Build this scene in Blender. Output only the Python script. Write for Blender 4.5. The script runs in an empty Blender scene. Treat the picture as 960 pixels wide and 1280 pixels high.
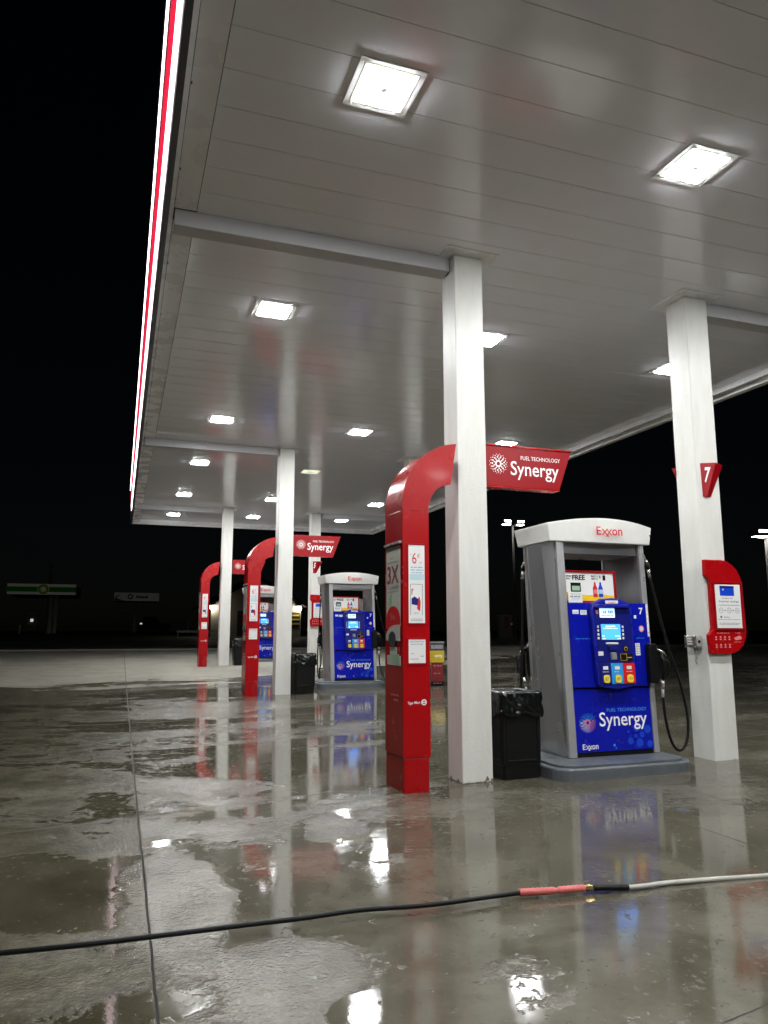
import bpy, bmesh, math, random
from mathutils import Vector, Matrix, noise
R = math.radians
random.seed(7)
scene = bpy.context.scene
C = scene.collection

# ------------------------------------------------------------ camera, sky, exposure
cam_d = bpy.data.cameras.new('camera')
cam = bpy.data.objects.new('camera', cam_d)
C.objects.link(cam)
cam.location = (0, 0, 1.45)
cam.rotation_euler = (R(90) + math.atan(149 / 932), 0, -R(19.3))
cam_d.sensor_fit = 'VERTICAL'
cam_d.sensor_height = 36
cam_d.lens = 36 * 932 / 1280
cam_d.clip_start = 0.05
cam_d.clip_end = 3000
scene.camera = cam

world = bpy.data.worlds.new('World')
scene.world = world
world.use_nodes = True
wn, wl = world.node_tree.nodes, world.node_tree.links
sky = wn.new('ShaderNodeTexSky')
sky.sky_type = 'NISHITA'
sky.sun_disc = False
sky.sun_elevation = R(35)
sky.sun_rotation = R(200)
bg = wn['Background']
bg.inputs[1].default_value = 0.00012
wl.new(sky.outputs[0], bg.inputs[0])

scene.view_settings.view_transform = 'Standard'
scene.view_settings.look = 'None'
scene.view_settings.exposure = 1.38
scene.view_settings.gamma = 1
scene.view_settings.use_curve_mapping = False
cy = scene.cycles
cy.use_denoising = True
cy.max_bounces = 7
cy.diffuse_bounces = 4
cy.glossy_bounces = 4
cy.transmission_bounces = 2
cy.sample_clamp_indirect = 8.0
cy.caustics_reflective = False
cy.caustics_refractive = False

# ------------------------------------------------------------ materials
def mat(name, col, rough=0.5, metal=0.0, spec=0.5, emit=None, estr=0.0, coat=0.0):
    m = bpy.data.materials.new(name)
    m.use_nodes = True
    b = m.node_tree.nodes['Principled BSDF']
    b.inputs['Base Color'].default_value = (*col, 1)
    b.inputs['Roughness'].default_value = rough
    b.inputs['Metallic'].default_value = metal
    b.inputs['Specular IOR Level'].default_value = spec
    b.inputs['Coat Weight'].default_value = coat
    b.inputs['Coat Roughness'].default_value = 0.08
    if emit:
        b.inputs['Emission Color'].default_value = (*emit, 1)
        b.inputs['Emission Strength'].default_value = estr
    return m

def worn(m, amount=0.25, scale=3.0, stretch=(1, 1, 1), bump=0.0, bscale=60, rvar=0.1, dirt=(0.25, 0.22, 0.17)):
    """adds uneven grime, roughness variation and fine bump to a plain material"""
    nt = m.node_tree
    n, l = nt.nodes, nt.links
    b = n['Principled BSDF']
    tc = n.new('ShaderNodeTexCoord')
    mp = n.new('ShaderNodeMapping')
    mp.inputs['Scale'].default_value = stretch
    l.new(tc.outputs['Object'], mp.inputs[0])
    nz = n.new('ShaderNodeTexNoise')
    nz.inputs['Scale'].default_value = scale
    nz.inputs['Detail'].default_value = 8
    nz.inputs['Roughness'].default_value = 0.65
    l.new(mp.outputs[0], nz.inputs[0])
    rp = n.new('ShaderNodeMapRange')
    rp.inputs[1].default_value = 0.38
    rp.inputs[2].default_value = 0.85
    rp.inputs[3].default_value = 0
    rp.inputs[4].default_value = amount
    l.new(nz.outputs[0], rp.inputs[0])
    mx = n.new('ShaderNodeMix')
    mx.data_type = 'RGBA'
    c = b.inputs['Base Color'].default_value[:]
    mx.inputs[6].default_value = c
    mx.inputs[7].default_value = (c[0] * dirt[0] * 2, c[1] * dirt[1] * 2, c[2] * dirt[2] * 2, 1)
    l.new(rp.outputs[0], mx.inputs[0])
    l.new(mx.outputs[2], b.inputs['Base Color'])
    rr = n.new('ShaderNodeMapRange')
    r0 = b.inputs['Roughness'].default_value
    rr.inputs[1].default_value = 0.3
    rr.inputs[2].default_value = 0.7
    rr.inputs[3].default_value = max(0.02, r0 - rvar)
    rr.inputs[4].default_value = min(1, r0 + rvar)
    l.new(nz.outputs[0], rr.inputs[0])
    l.new(rr.outputs[0], b.inputs['Roughness'])
    if bump:
        n2 = n.new('ShaderNodeTexNoise')
        n2.inputs['Scale'].default_value = bscale
        n2.inputs['Detail'].default_value = 3
        l.new(tc.outputs['Object'], n2.inputs[0])
        bp = n.new('ShaderNodeBump')
        bp.inputs['Strength'].default_value = bump
        bp.inputs['Distance'].default_value = 0.01
        l.new(n2.outputs[0], bp.inputs['Height'])
        l.new(bp.outputs[0], b.inputs['Normal'])
    return m

M = {}
M['column'] = worn(mat('column_paint', (0.68, 0.68, 0.645), 0.42), 0.30, 2.2, (3, 3, 0.6), 0.25, 45)
M['ceiling'] = worn(mat('ceiling_paint', (0.85, 0.87, 0.93), 0.15, coat=0.0), 0.15, 0.8, (1, 1, 1), 0.03, 1.5, 0.04)
M['trim'] = worn(mat('trim_paint', (0.78, 0.78, 0.79), 0.28), 0.02, 2)
M['chip'] = worn(mat('rusty_chip', (0.16, 0.13, 0.10), 0.8), 0.6, 20)
M['gap'] = mat('dark_gap', (0.03, 0.03, 0.03), 0.8)
M['fascia'] = mat('fascia_white', (0.78, 0.78, 0.80), 0.25)
M['darkmetal'] = mat('dark_metal', (0.06, 0.065, 0.08), 0.4, 0.3)
M['led_white'] = mat('led_white', (1, 1, 1), 0.5, emit=(1.0, 0.86, 0.90), estr=2.4)
M['led_red'] = mat('led_red', (0.7, 0.02, 0.05), 0.4, emit=(1.0, 0.02, 0.07), estr=0.34)
M['lamp'] = mat('lamp_lens', (1, 1, 1), 0.5, emit=(0.98, 0.995, 1.0), estr=118.0)
M['lamp_rim'] = mat('lamp_rim', (0.8, 0.8, 0.6), 0.4, emit=(0.95, 1.0, 0.70), estr=0.36)
M['lamp_core'] = mat('lamp_core', (0.5, 0.5, 0.45), 0.5, emit=(0.9, 1, 0.85), estr=0.16)
M['lamp_dim'] = mat('lamp_dim', (0.6, 0.6, 0.55), 0.4, emit=(0.95, 1, 0.9), estr=0.22)
M['lamp_bezel'] = mat('lamp_bezel', (0.6, 0.6, 0.6), 0.35)
M['red'] = worn(mat('red_gloss', (0.37, 0.0025, 0.005), 0.25, spec=0.35, coat=0.04), 0.12, 2.5, (1, 1, 0.7), 0.02, 20, 0.06)
M['red_sign'] = worn(mat('red_sign', (0.28, 0.003, 0.007), 0.30, spec=0.3), 0.0, 3, rvar=0.015)
M['beam'] = worn(mat('beam_paint', (0.52, 0.52, 0.54), 0.35), 0.08, 2)
M['grey_metal'] = worn(mat('grey_metal', (0.45, 0.45, 0.47), 0.30, 0.75), 0.12, 2, (1, 1, 0.4), 0.03, 60, 0.05)
M['light_metal'] = worn(mat('light_metal', (0.55, 0.55, 0.56), 0.34, 0.6), 0.1, 3, (1, 1, 0.4))
M['steel'] = worn(mat('steel', (0.6, 0.58, 0.55), 0.28, 1.0), 0.3, 20)
M['blue'] = worn(mat('blue_panel', (0.004, 0.009, 0.36), 0.24, spec=0.35, coat=0.08), 0.15, 3, (1, 1, 1), 0.02, 30, 0.08)
M['blue_console'] = worn(mat('blue_console', (0.007, 0.014, 0.34), 0.30), 0.3, 5)
M['blue_dark'] = mat('blue_dark', (0.004, 0.008, 0.17), 0.35)
M['blue_light'] = mat('blue_light', (0.03, 0.30, 0.75), 0.3)
M['blue_bubble'] = mat('blue_bubble', (0.006, 0.055, 0.58), 0.3)
M['blue_text'] = mat('blue_text', (0.06, 0.28, 0.80), 0.4)
M['white'] = worn(mat('white_plastic', (0.80, 0.80, 0.77), 0.35), 0.18, 4)
M['paper'] = mat('white_paper', (0.78, 0.78, 0.76), 0.35)
M['paper_warm'] = worn(mat('poster_paper', (0.62, 0.62, 0.56), 0.15), 0.2, 8)
M['white_text'] = mat('white_text', (0.88, 0.88, 0.86), 0.4)
M['red_text'] = mat('red_text', (0.62, 0.01, 0.015), 0.4)
M['pink_text'] = mat('pale_red_text', (0.75, 0.22, 0.22), 0.4)
M['black'] = mat('black_plastic', (0.006, 0.006, 0.007), 0.4, spec=0.2)
M['black_rubber'] = mat('black_rubber', (0.006, 0.006, 0.007), 0.5, spec=0.2)
M['bin'] = worn(mat('bin_plastic', (0.006, 0.006, 0.006), 0.4, spec=0.25), 0.2, 8, bump=0.2, bscale=90)
M['bag'] = mat('bag_plastic', (0.004, 0.005, 0.005), 0.2)
M['grey_text'] = mat('grey_text', (0.12, 0.13, 0.15), 0.5)
M['teal_text'] = mat('teal_text', (0.08, 0.32, 0.48), 0.5)
M['teal_pale'] = mat('teal_pale', (0.50, 0.66, 0.72), 0.5)
M['green_pale'] = mat('green_pale', (0.32, 0.50, 0.34), 0.4)
M['yellow'] = mat('yellow', (0.85, 0.55, 0.02), 0.4)
M['yellow_button'] = mat('yellow_button', (0.88, 0.68, 0.05), 0.35)
M['screen_blue'] = mat('screen_blue', (0.05, 0.2, 0.8), 0.2, emit=(0.05, 0.28, 0.95), estr=0.75)
M['screen_pale'] = mat('screen_pale', (0.5, 0.6, 0.6), 0.2, emit=(0.45, 0.72, 0.95), estr=0.62)
M['screen_text'] = mat('screen_text', (0.8, 0.9, 1), 0.2, emit=(0.75, 0.9, 1.0), estr=0.8)
M['plinth'] = worn(mat('plinth_paint', (0.105, 0.118, 0.132), 0.38), 0.6, 5, bump=0.2, bscale=40)
M['brass'] = mat('brass', (0.75, 0.55, 0.2), 0.25, 1.0)
M['pink_rubber'] = worn(mat('pink_rubber', (0.62, 0.13, 0.12), 0.4), 0.4, 30)
M['grey_hose'] = worn(mat('grey_hose', (0.42, 0.42, 0.38), 0.4), 0.4, 20)
M['pole'] = mat('pole_metal', (0.04, 0.04, 0.04), 0.6, 0.0)
M['sign_dim'] = mat('sign_dim', (0.5, 0.5, 0.45), 0.5, emit=(0.75, 0.75, 0.66), estr=0.007)  # slight glow added to the unlit sign front
M['stand_red'] = mat('stand_red', (0.06, 0.008, 0.006), 0.7)
M['stand'] = mat('stand_beige', (0.06, 0.05, 0.035), 0.7)
M['green'] = mat('station_green', (0.01, 0.22, 0.03), 0.5)
M['green_bright'] = mat('station_lime', (0.25, 0.40, 0.06), 0.5)
M['fascia_glow'] = mat('fascia_added_glow', (0.6, 0.6, 0.5), 0.5, emit=(0.75, 0.75, 0.62), estr=0.011)  # no lamp behind it: faint glow added so the far fascia shows
M['green_glow'] = mat('green_added_glow', (0.01, 0.2, 0.02), 0.5, emit=(0.0, 0.5, 0.03), estr=0.0035)  # same added glow for the green stripe and emblem
M['lime_glow'] = mat('lime_added_glow', (0.3, 0.4, 0.05), 0.5, emit=(0.5, 0.6, 0.2), estr=0.012)  # same added glow for the lime emblem rings
M['far_white'] = mat('far_white', (0.7, 0.7, 0.62), 0.5)
M['far_grey'] = mat('far_grey', (0.40, 0.40, 0.36), 0.6)
M['far_dark'] = mat('far_dark', (0.03, 0.03, 0.03), 0.7)
M['siding'] = mat('house_siding', (0.30, 0.28, 0.24), 0.7)
M['roofing'] = mat('roofing', (0.03, 0.03, 0.03), 0.8)
M['flood'] = mat('flood_lens', (1, 1, 1), 0.5, emit=(1.0, 0.95, 0.85), estr=22)
M['wall_lamp'] = mat('wall_lamp_lens', (1, 1, 1), 0.5, emit=(1.0, 0.9, 0.7), estr=12)
M['small_lamp'] = mat('small_lamp_lens', (1, 1, 1), 0.5, emit=(0.95, 0.95, 0.9), estr=0.22)
M['box_yellow'] = worn(mat('box_yellow', (0.62, 0.45, 0.02), 0.4), 0.4, 12)
M['box_red'] = worn(mat('box_red', (0.22, 0.01, 0.015), 0.4), 0.4, 12)

# ------------------------------------------------------------ mesh helpers
class MB:
    def __init__(self, off=(0, 0, 0)):
        self.bm = bmesh.new()
        self.off = Vector(off)
    def _v(self, p):
        return self.bm.verts.new(Vector(p) - self.off)
    def face(self, pts):
        vs = [self._v(p) for p in pts]
        try: return self.bm.faces.new(vs)
        except ValueError: return None
    def box(self, x0, x1, y0, y1, z0, z1):
        v = [self._v(p) for p in ((x0,y0,z0),(x1,y0,z0),(x1,y1,z0),(x0,y1,z0),(x0,y0,z1),(x1,y0,z1),(x1,y1,z1),(x0,y1,z1))]
        for f in ((3,2,1,0),(4,5,6,7),(0,1,5,4),(1,2,6,5),(2,3,7,6),(3,0,4,7)):
            self.bm.faces.new([v[i] for i in f])
        return self
    def loft(self, a, b, caps=True):
        va = [self._v(p) for p in a]; vb = [self._v(p) for p in b]
        n = len(va)
        for i in range(n):
            self.bm.faces.new((va[i], va[(i+1)%n], vb[(i+1)%n], vb[i]))
        if caps:
            self.bm.faces.new(va[::-1]); self.bm.faces.new(vb)
        return self
    def xz(self, pts, y0, y1):
        return self.loft([(x, y1, z) for x, z in pts], [(x, y0, z) for x, z in pts])
    def xy(self, pts, z0, z1):
        return self.loft([(x, y, z0) for x, y in pts], [(x, y, z1) for x, y in pts])
    def yz(self, pts, x0, x1):
        return self.loft([(x0, y, z) for y, z in pts], [(x1, y, z) for y, z in pts])
    def ring(self, c, r, n, u, v):
        c = Vector(c)
        return [c + u*(r*math.cos(2*math.pi*i/n)) + v*(r*math.sin(2*math.pi*i/n)) for i in range(n)]
    def tube(self, pts, r, n=10, caps=True):
        pts = [Vector(p) for p in pts]
        rs = r if isinstance(r, (list, tuple)) else [r]*len(pts)
        prev = None; up = Vector((0.13, 0.31, 1)).normalized()
        for i, p in enumerate(pts):
            t = (pts[min(i+1, len(pts)-1)] - pts[max(i-1, 0)]).normalized()
            u = up - t*up.dot(t)
            if u.length < 1e-3: u = Vector((1,0,0)) - t*t.x
            u.normalize(); up = u; v = t.cross(u)
            ring = [self._v(q) for q in self.ring(p, rs[i], n, u, v)]
            if prev:
                for k in range(n):
                    self.bm.faces.new((prev[k], prev[(k+1)%n], ring[(k+1)%n], ring[k]))
            elif caps: self.bm.faces.new(ring[::-1])
            prev = ring
        if caps: self.bm.faces.new(prev)
        return self
    def disc_y(self, x, y, z, r, n=16, sx=1.0):
        """flat disc facing -Y"""
        return self.face([(x + sx*r*math.cos(2*math.pi*i/n), y, z + r*math.sin(2*math.pi*i/n)) for i in range(n)])
    def build(self, name, m, parent=None, bevel=0.0, smooth=False, seg=2):
        bmesh.ops.recalc_face_normals(self.bm, faces=self.bm.faces[:])
        me = bpy.data.meshes.new(name)
        self.bm.to_mesh(me); self.bm.free()
        me.materials.append(m)
        if smooth:
            for p in me.polygons: p.use_smooth = True
        o = bpy.data.objects.new(name, me)
        C.objects.link(o)
        if parent: o.parent = parent
        if bevel:
            b = o.modifiers.new('Bevel', 'BEVEL')
            b.width = bevel; b.segments = seg; b.limit_method = 'ANGLE'; b.angle_limit = R(35)
            b.harden_normals = False
        return o

def spline(pts, n=8):
    """Catmull-Rom through the points"""
    P = [Vector(p) for p in pts]
    P = [P[0]*2 - P[1]] + P + [P[-1]*2 - P[-2]]
    out = []
    for i in range(1, len(P)-2):
        a, b, c, d = P[i-1], P[i], P[i+1], P[i+2]
        for k in range(n):
            t = k/n
            out.append(0.5*((2*b) + (c-a)*t + (2*a-5*b+4*c-d)*t*t + (3*b-a-3*c+d)*t**3))
    out.append(P[-2])
    return out

def thing(name, loc, label, cat, group=None, rz=0):
    o = bpy.data.objects.new(name, None)
    o.empty_display_size = 0.2
    C.objects.link(o)
    o.location = loc; o.rotation_euler = (0, 0, rz)
    o['label'] = label; o['category'] = cat
    if group: o['group'] = group
    return o
def tag(o, label, cat, group=None):
    o['label'] = label; o['category'] = cat
    if group: o['group'] = group
    return o
def structure(o):
    o['kind'] = 'structure'; return o

def text(s, m, parent, x0, x1, z0, y, h=None, name='lettering', bold=0.0, plane='front', shear=0.0, z1=None, fit=True):
    """lettering fitted between x0 and x1, its baseline box from z0 up, on a wall facing -Y (front), -X (left)
    or +Y (back); coordinates are local to the parent"""
    cu = bpy.data.curves.new('t', 'FONT')
    cu.body = s; cu.size = 1.0; cu.offset = bold; cu.shear = shear; cu.resolution_u = 3
    to = bpy.data.objects.new('t', cu)
    C.objects.link(to)
    dg = bpy.context.evaluated_depsgraph_get()
    me = bpy.data.meshes.new_from_object(to.evaluated_get(dg))
    bpy.data.objects.remove(to); bpy.data.curves.remove(cu)
    xs = [v.co.x for v in me.vertices]; ys = [v.co.y for v in me.vertices]
    ax, bx, ay, by = min(xs), max(xs), min(ys), max(ys)
    sx = (x1-x0)/(bx-ax)
    sz = ((z1-z0)/(by-ay)) if z1 is not None else sx
    for v in me.vertices:
        u = x0 + (v.co.x-ax)*sx; w = z0 + (v.co.y-ay)*sz
        if plane == 'front': v.co = (u, y, w)
        elif plane == 'left': v.co = (y, -u, w)      # y holds the X of the wall, u runs towards -Y
        elif plane == 'back': v.co = (-u, y, w)
    me.name = name
    me.materials.clear(); me.materials.append(m)
    o = bpy.data.objects.new(name, me); C.objects.link(o)
    o.parent = parent
    return o

def join_rows(rows, m, parent, name='lettering', plane='front', y=0):
    """rows of fine print too small to read: broken dashes of word length"""
    b = MB()
    rnd = random.Random(len(rows)*31 + int(rows[0][0]*1000))
    for (x0, x1, z, h) in rows:
        x = x0
        while x < x1 - h*0.8:
            w = min(rnd.uniform(1.2, 4.2)*h, x1-x)
            k = x
            while k < x+w-h*0.2:      # letter strokes inside the word
                if plane == 'front': b.face([(k,y,z),(k+h*0.42,y,z),(k+h*0.42,y,z+h*rnd.choice((.7,.7,1))),(k,y,z+h*rnd.choice((.7,.7,1)))])
                else: b.face([(y,-k,z),(y,-(k+h*0.42),z),(y,-(k+h*0.42),z+h*.8),(y,-k,z+h*.8)])
                k += h*0.6
            x += w + h*0.7
    return b.build(name, m, parent)

def circle(x, z, r, n=24, a0=0, a1=360):
    return [(x + r*math.cos(R(a0+(a1-a0)*i/(n-1 if a1-a0 < 360 else n))), z + r*math.sin(R(a0+(a1-a0)*i/(n-1 if a1-a0 < 360 else n)))) for i in range(n)]
def annulus(b, x, y, z, r0, r1, n=28, plane='front'):
    for i in range(n):
        a, c = 2*math.pi*i/n, 2*math.pi*(i+1)/n
        b.face([(x+r0*math.cos(a), y, z+r0*math.sin(a)), (x+r1*math.cos(a), y, z+r1*math.sin(a)),
                (x+r1*math.cos(c), y, z+r1*math.sin(c)), (x+r0*math.cos(c), y, z+r0*math.sin(c))])
def rect(x0, x1, z0, z1, y, m, parent, name, t=0.003, bevel=0):
    return MB().box(x0, x1, y - t, y, z0, z1).build(name, m, parent, bevel)

def fuel_name(x0, x1, z0, z1, y, m, parent):
    """the crossed-X wordmark"""
    h = z1 - z0; w = x1 - x0
    text('E', m, parent, x0, x0 + w*0.17, z0, y, z1=z1, bold=0.012)
    text('on', m, parent, x0 + w*0.60, x1, z0 - h*0.01, y, z1=z0 + h*0.76, bold=0.012)
    b = MB()
    t = w*0.042
    def stroke(xa, za, xb, zb, yy):
        b.face([(xa-t/2*1.2, yy, za), (xa+t/2*1.2, yy, za), (xb+t/2*1.2, yy, zb), (xb-t/2*1.2, yy, zb)])
    xa = x0 + w*0.22; xw = w*0.19; xh = z0 + h*0.76
    stroke(xa, xh, xa+xw*1.25, z0-h*0.18, y)
    stroke(xa, z0, xa+xw*1.1, xh, y-0.0006)
    xb = xa + w*0.165
    stroke(xb, xh, xb+xw, z0, y-0.0012)
    stroke(xb-xw*0.15, z0-h*0.22, xb+xw*1.05, xh, y-0.0018)
    b.build('lettering', m, parent)

def emblem(x, z, r, y, parent, colours):
    """burst of dots around a ring"""
    bs = {k: MB() for k in set(colours)}
    for ring_i, (rr, n, d) in enumerate(((0.48, 9, 0.080), (0.68, 13, 0.085), (0.86, 16, 0.060), (0.99, 16, 0.040))):
        for i in range(n):
            a = 2*math.pi*(i + 0.5*(ring_i % 2))/n
            deg = math.degrees(a) % 360
            k = colours[0] if 20 <= deg < 160 else (colours[1] if 160 <= deg < 290 else colours[2])
            bs[k].disc_y(x + r*rr*math.cos(a), y, z + r*rr*math.sin(a), r*d, 8)
    annulus(bs[colours[2]], x, y, z, r*0.20, r*0.36)
    for k, b in bs.items(): b.build('emblem', M[k], parent)

def descend(o):
    out = []
    for c in o.children: out.append(c)
    return out
def copy_tree(o, parent=None):
    c = o.copy(); C.objects.link(c)
    if parent: c.parent = parent
    for ch in list(o.children): copy_tree(ch, c)
    return c

# ------------------------------------------------------------ ground
def q(y):
    if y < 6: return 0.0
    if y < 28: return 0.0073*(y-6) + 0.000667*(y-6)**2
    if y < 36: return 0.484 + 0.0145*(y-28)
    if y < 75: return 0.60 + 0.66*(y-36)/39
    return 1.26
def gz(x, y):
    return 0.015*max(-3, min(4, x-3.2)) * (1 if y < 30 else max(0, 1-(y-30)/6)) + q(y)

def sheet(name, x0, x1, y0, y1, dz, m, sx=2.0, sy=1.0, far=False):
    xs = []; x = x0
    while x < x1: xs.append(x); x += sx if abs(x) < 60 else sx*6
    xs.append(x1)
    ys = []; y = y0
    while y < y1: ys.append(y); y += sy if y < 90 else sy*15
    ys.append(y1)
    b = bmesh.new()
    g = [[b.verts.new((X, Y, gz(X, Y)+dz)) for X in xs] for Y in ys]
    for j in range(len(ys)-1):
        for i in range(len(xs)-1):
            b.faces.new((g[j][i], g[j][i+1], g[j+1][i+1], g[j+1][i]))
    me = bpy.data.meshes.new(name); b.to_mesh(me); b.free()
    for p in me.polygons: p.use_smooth = True
    me.materials.append(m)
    o = bpy.data.objects.new(name, me); C.objects.link(o)
    return structure(o)

def concrete_material():
    m = bpy.data.materials.new('wet_concrete'); m.use_nodes = True
    n, l = m.node_tree.nodes, m.node_tree.links
    b = n['Principled BSDF']
    tc = n.new('ShaderNodeTexCoord')
    def mapping(scale, loc=(0,0,0), rot=0):
        mp = n.new('ShaderNodeMapping')
        mp.inputs['Scale'].default_value = scale; mp.inputs['Location'].default_value = loc
        mp.inputs['Rotation'].default_value = (0, 0, rot)
        l.new(tc.outputs['Object'], mp.inputs[0]); return mp.outputs[0]
    def nz(vec, scale, detail=4, rough=0.55, dist=0.0):
        t = n.new('ShaderNodeTexNoise')
        t.inputs['Scale'].default_value = scale; t.inputs['Detail'].default_value = detail
        t.inputs['Roughness'].default_value = rough; t.inputs['Distortion'].default_value = dist
        l.new(vec, t.inputs[0]); return t.outputs[0]
    def rng(v, a, bb, c=0.0, d=1.0, smooth=True):
        r = n.new('ShaderNodeMapRange')
        if smooth: r.interpolation_type = 'SMOOTHSTEP'
        r.inputs[1].default_value = a; r.inputs[2].default_value = bb
        r.inputs[3].default_value = c; r.inputs[4].default_value = d
        l.new(v, r.inputs[0]); return r.outputs[0]
    def mth(op, a, bb=None, clamp=False):
        t = n.new('ShaderNodeMath'); t.operation = op; t.use_clamp = clamp
        for i, v in enumerate((a, bb)):
            if v is None: continue
            if isinstance(v, (int, float)): t.inputs[i].default_value = v
            else: l.new(v, t.inputs[i])
        return t.outputs[0]
    def mix(f, c1, c2):
        t = n.new('ShaderNodeMix'); t.data_type = 'RGBA'
        l.new(f, t.inputs[0])
        for i, c in ((6, c1), (7, c2)):
            if isinstance(c, tuple): t.inputs[i].default_value = (*c, 1)
            else: l.new(c, t.inputs[i])
        return t.outputs[2]
    sep = n.new('ShaderNodeSeparateXYZ'); l.new(tc.outputs['Object'], sep.inputs[0])
    X, Y = sep.outputs[0], sep.outputs[1]
    plain = mapping((1, 1, 1))
    big = nz(mapping((0.55, 1.25, 1), (3.1, 1.7, 0)), 0.40, 7, 0.62, 0.8)
    mid = nz(plain, 1.7, 6, 0.62, 0.3)
    grain = nz(plain, 26, 5, 0.7)
    tiny = nz(plain, 75, 4, 0.7)
    facet = n.new('ShaderNodeTexVoronoi'); facet.inputs['Scale'].default_value = 55; l.new(plain, facet.inputs[0]); facet = facet.outputs['Distance']
    # broom marks run across the slabs
    broom = nz(mapping((1, 26, 1)), 2.2, 4, 0.6)
    # standing water: wide pools, broken at their rims
    pool = mth('ADD', mth('MULTIPLY', big, 0.78), mth('MULTIPLY', mid, 0.22))
    pool = mth('ADD', pool, mth('MULTIPLY', mth('SUBTRACT', grain, 0.5), 0.10))
    dn = mth('MULTIPLY', mth('SUBTRACT', mid, 0.5), 1.6)
    for bx, by, rx_, ry_, amp in ((3.0,3.6,2.6,1.1,.10),(0.95,3.35,.5,.5,-.14),(0.75,5.4,.5,.8,-.09),(0.36,4.65,.34,.85,-.24),(0.1,5.6,.3,.5,-.12),(1.2,6.4,1.3,.6,-.07),(3.2,5.9,1.6,.8,.06),(0.65,3.4,.45,.5,-.10),(1.71,3.04,.26,.30,-.17),(1.0,3.05,.16,.16,.2),(1.62,5.6,.25,.5,-.11),(1.65,4.8,.2,.35,-.07),(2.05,4.7,.3,.5,-.10),(2.2,8.4,1.6,.9,.10),(4.4,5.6,1.6,.9,.06),(1.6,12,2.2,2.2,.04)):
        ex = mth('DIVIDE', mth('SUBTRACT', X, bx), rx_); ey = mth('DIVIDE', mth('SUBTRACT', Y, by), ry_)
        dd = mth('ADD', mth('ADD', mth('MULTIPLY', ex, ex), mth('MULTIPLY', ey, ey)), dn)
        pool = mth('ADD', pool, mth('MULTIPLY', rng(dd, 0.4, 1.4, 1.0, 0.0), amp))
    left = rng(X, -0.6, 1.0, 1.0, 0.0)                   # outside the drip line
    pool = mth('SUBTRACT', pool, mth('MULTIPLY', left, 0.05))
    small = nz(plain, 6.5, 6, 0.75, 0.4)
    pool = mth('ADD', pool, mth('MULTIPLY', mth('SUBTRACT', small, 0.5), 0.20))
    wet = rng(pool, 0.415, 0.475)
    speck = rng(mth('ADD', nz(plain, 19, 4, 0.7), mth('MULTIPLY', mth('SUBTRACT', big, 0.5), -0.35)), 0.60, 0.66)
    wet = mth('MULTIPLY', wet, mth('SUBTRACT', 1.0, mth('MULTIPLY', speck, 0.85)), True)
    # dry apron far away
    dl = mth('ADD', mth('ADD', Y, mth('MULTIPLY', mth('SUBTRACT', big, 0.5), 16)), mth('MULTIPLY', mth('MAXIMUM', X, 0.0), -0.55))
    dry = rng(dl, 17.5, 20.5)
    wet = mth('MULTIPLY', wet, mth('SUBTRACT', 1.0, dry), True)
    # colour
    damp = mix(rng(mid, 0.32, 0.72), (0.092, 0.085, 0.063), (0.180, 0.168, 0.134))
    under = mix(rng(mid, 0.3, 0.7), (0.066, 0.060, 0.041), (0.120, 0.111, 0.083))
    dryc = mix(rng(mid, 0.3, 0.7), (0.21, 0.20, 0.165), (0.29, 0.275, 0.235))
    col = mix(wet, damp, under)
    col = mix(dry, col, dryc)
    col = mix(mth('MULTIPLY', rng(grain, 0.5, 0.75), 0.28), col, (0.05, 0.045, 0.035))
    # the slab outside the drip line is browner, its dimmer light painted in
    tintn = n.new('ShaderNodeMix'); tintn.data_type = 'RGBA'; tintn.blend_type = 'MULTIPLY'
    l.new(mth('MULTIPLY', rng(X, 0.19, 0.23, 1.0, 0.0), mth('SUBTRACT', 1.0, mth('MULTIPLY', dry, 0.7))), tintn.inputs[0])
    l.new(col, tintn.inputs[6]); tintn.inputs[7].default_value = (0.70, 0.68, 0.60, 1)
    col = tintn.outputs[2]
    # dark oil spots
    vor = n.new('ShaderNodeTexVoronoi'); vor.inputs['Scale'].default_value = 0.9
    l.new(plain, vor.inputs[0])
    spot = rng(mth('ADD', vor.outputs['Distance'], mth('MULTIPLY', grain, 0.05)), 0.055, 0.075, 1.0, 0.0)
    col = mix(mth('MULTIPLY', spot, 0.65), col, (0.035, 0.032, 0.028))
    # joints between the slabs
    wob = mth('MULTIPLY', mth('SUBTRACT', nz(plain, 2.2, 5, 0.7), 0.5), 0.030)
    def joint(coord, at, half):
        d = mth('ABSOLUTE', mth('ADD', mth('SUBTRACT', coord, at), wob))
        return rng(d, half*0.6, half, 1.0, 0.0)
    chip = mth('MULTIPLY', rng(nz(plain, 9, 3), 0.3, 0.7), 1.0)
    tilt = mth('SUBTRACT', Y, mth('MULTIPLY', X, 0.177))
    j = joint(X, 0.22, 0.008)
    for at, half in ((4.13, 0.0065), (4.95, 0.0065), (-4.3, 0.007), (-8.6, 0.007), (9.4, 0.007), (14, 0.007)):
        j = mth('MAXIMUM', j, joint(X, at, half))
    for at, half in ((6.63, 0.009), (2.1, 0.005), (12.6, 0.012), (19.5, 0.012), (26.5, 0.02), (31.5, 0.02)):
        j = mth('MAXIMUM', j, joint(tilt if at < 7 else Y, at, half))
    col = mix(mth('MULTIPLY', j, 0.9), col, (0.014, 0.013, 0.012))
    l.new(col, b.inputs['Base Color'])
    # gloss
    rw = rng(grain, 0.35, 0.7, 0.045, 0.20, False)
    rough = mth('ADD', mth('MULTIPLY', wet, rng(mid, 0.35, 0.7, 0.03, 0.10)), mth('MULTIPLY', mth('SUBTRACT', 1.0, wet), rw))
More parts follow.
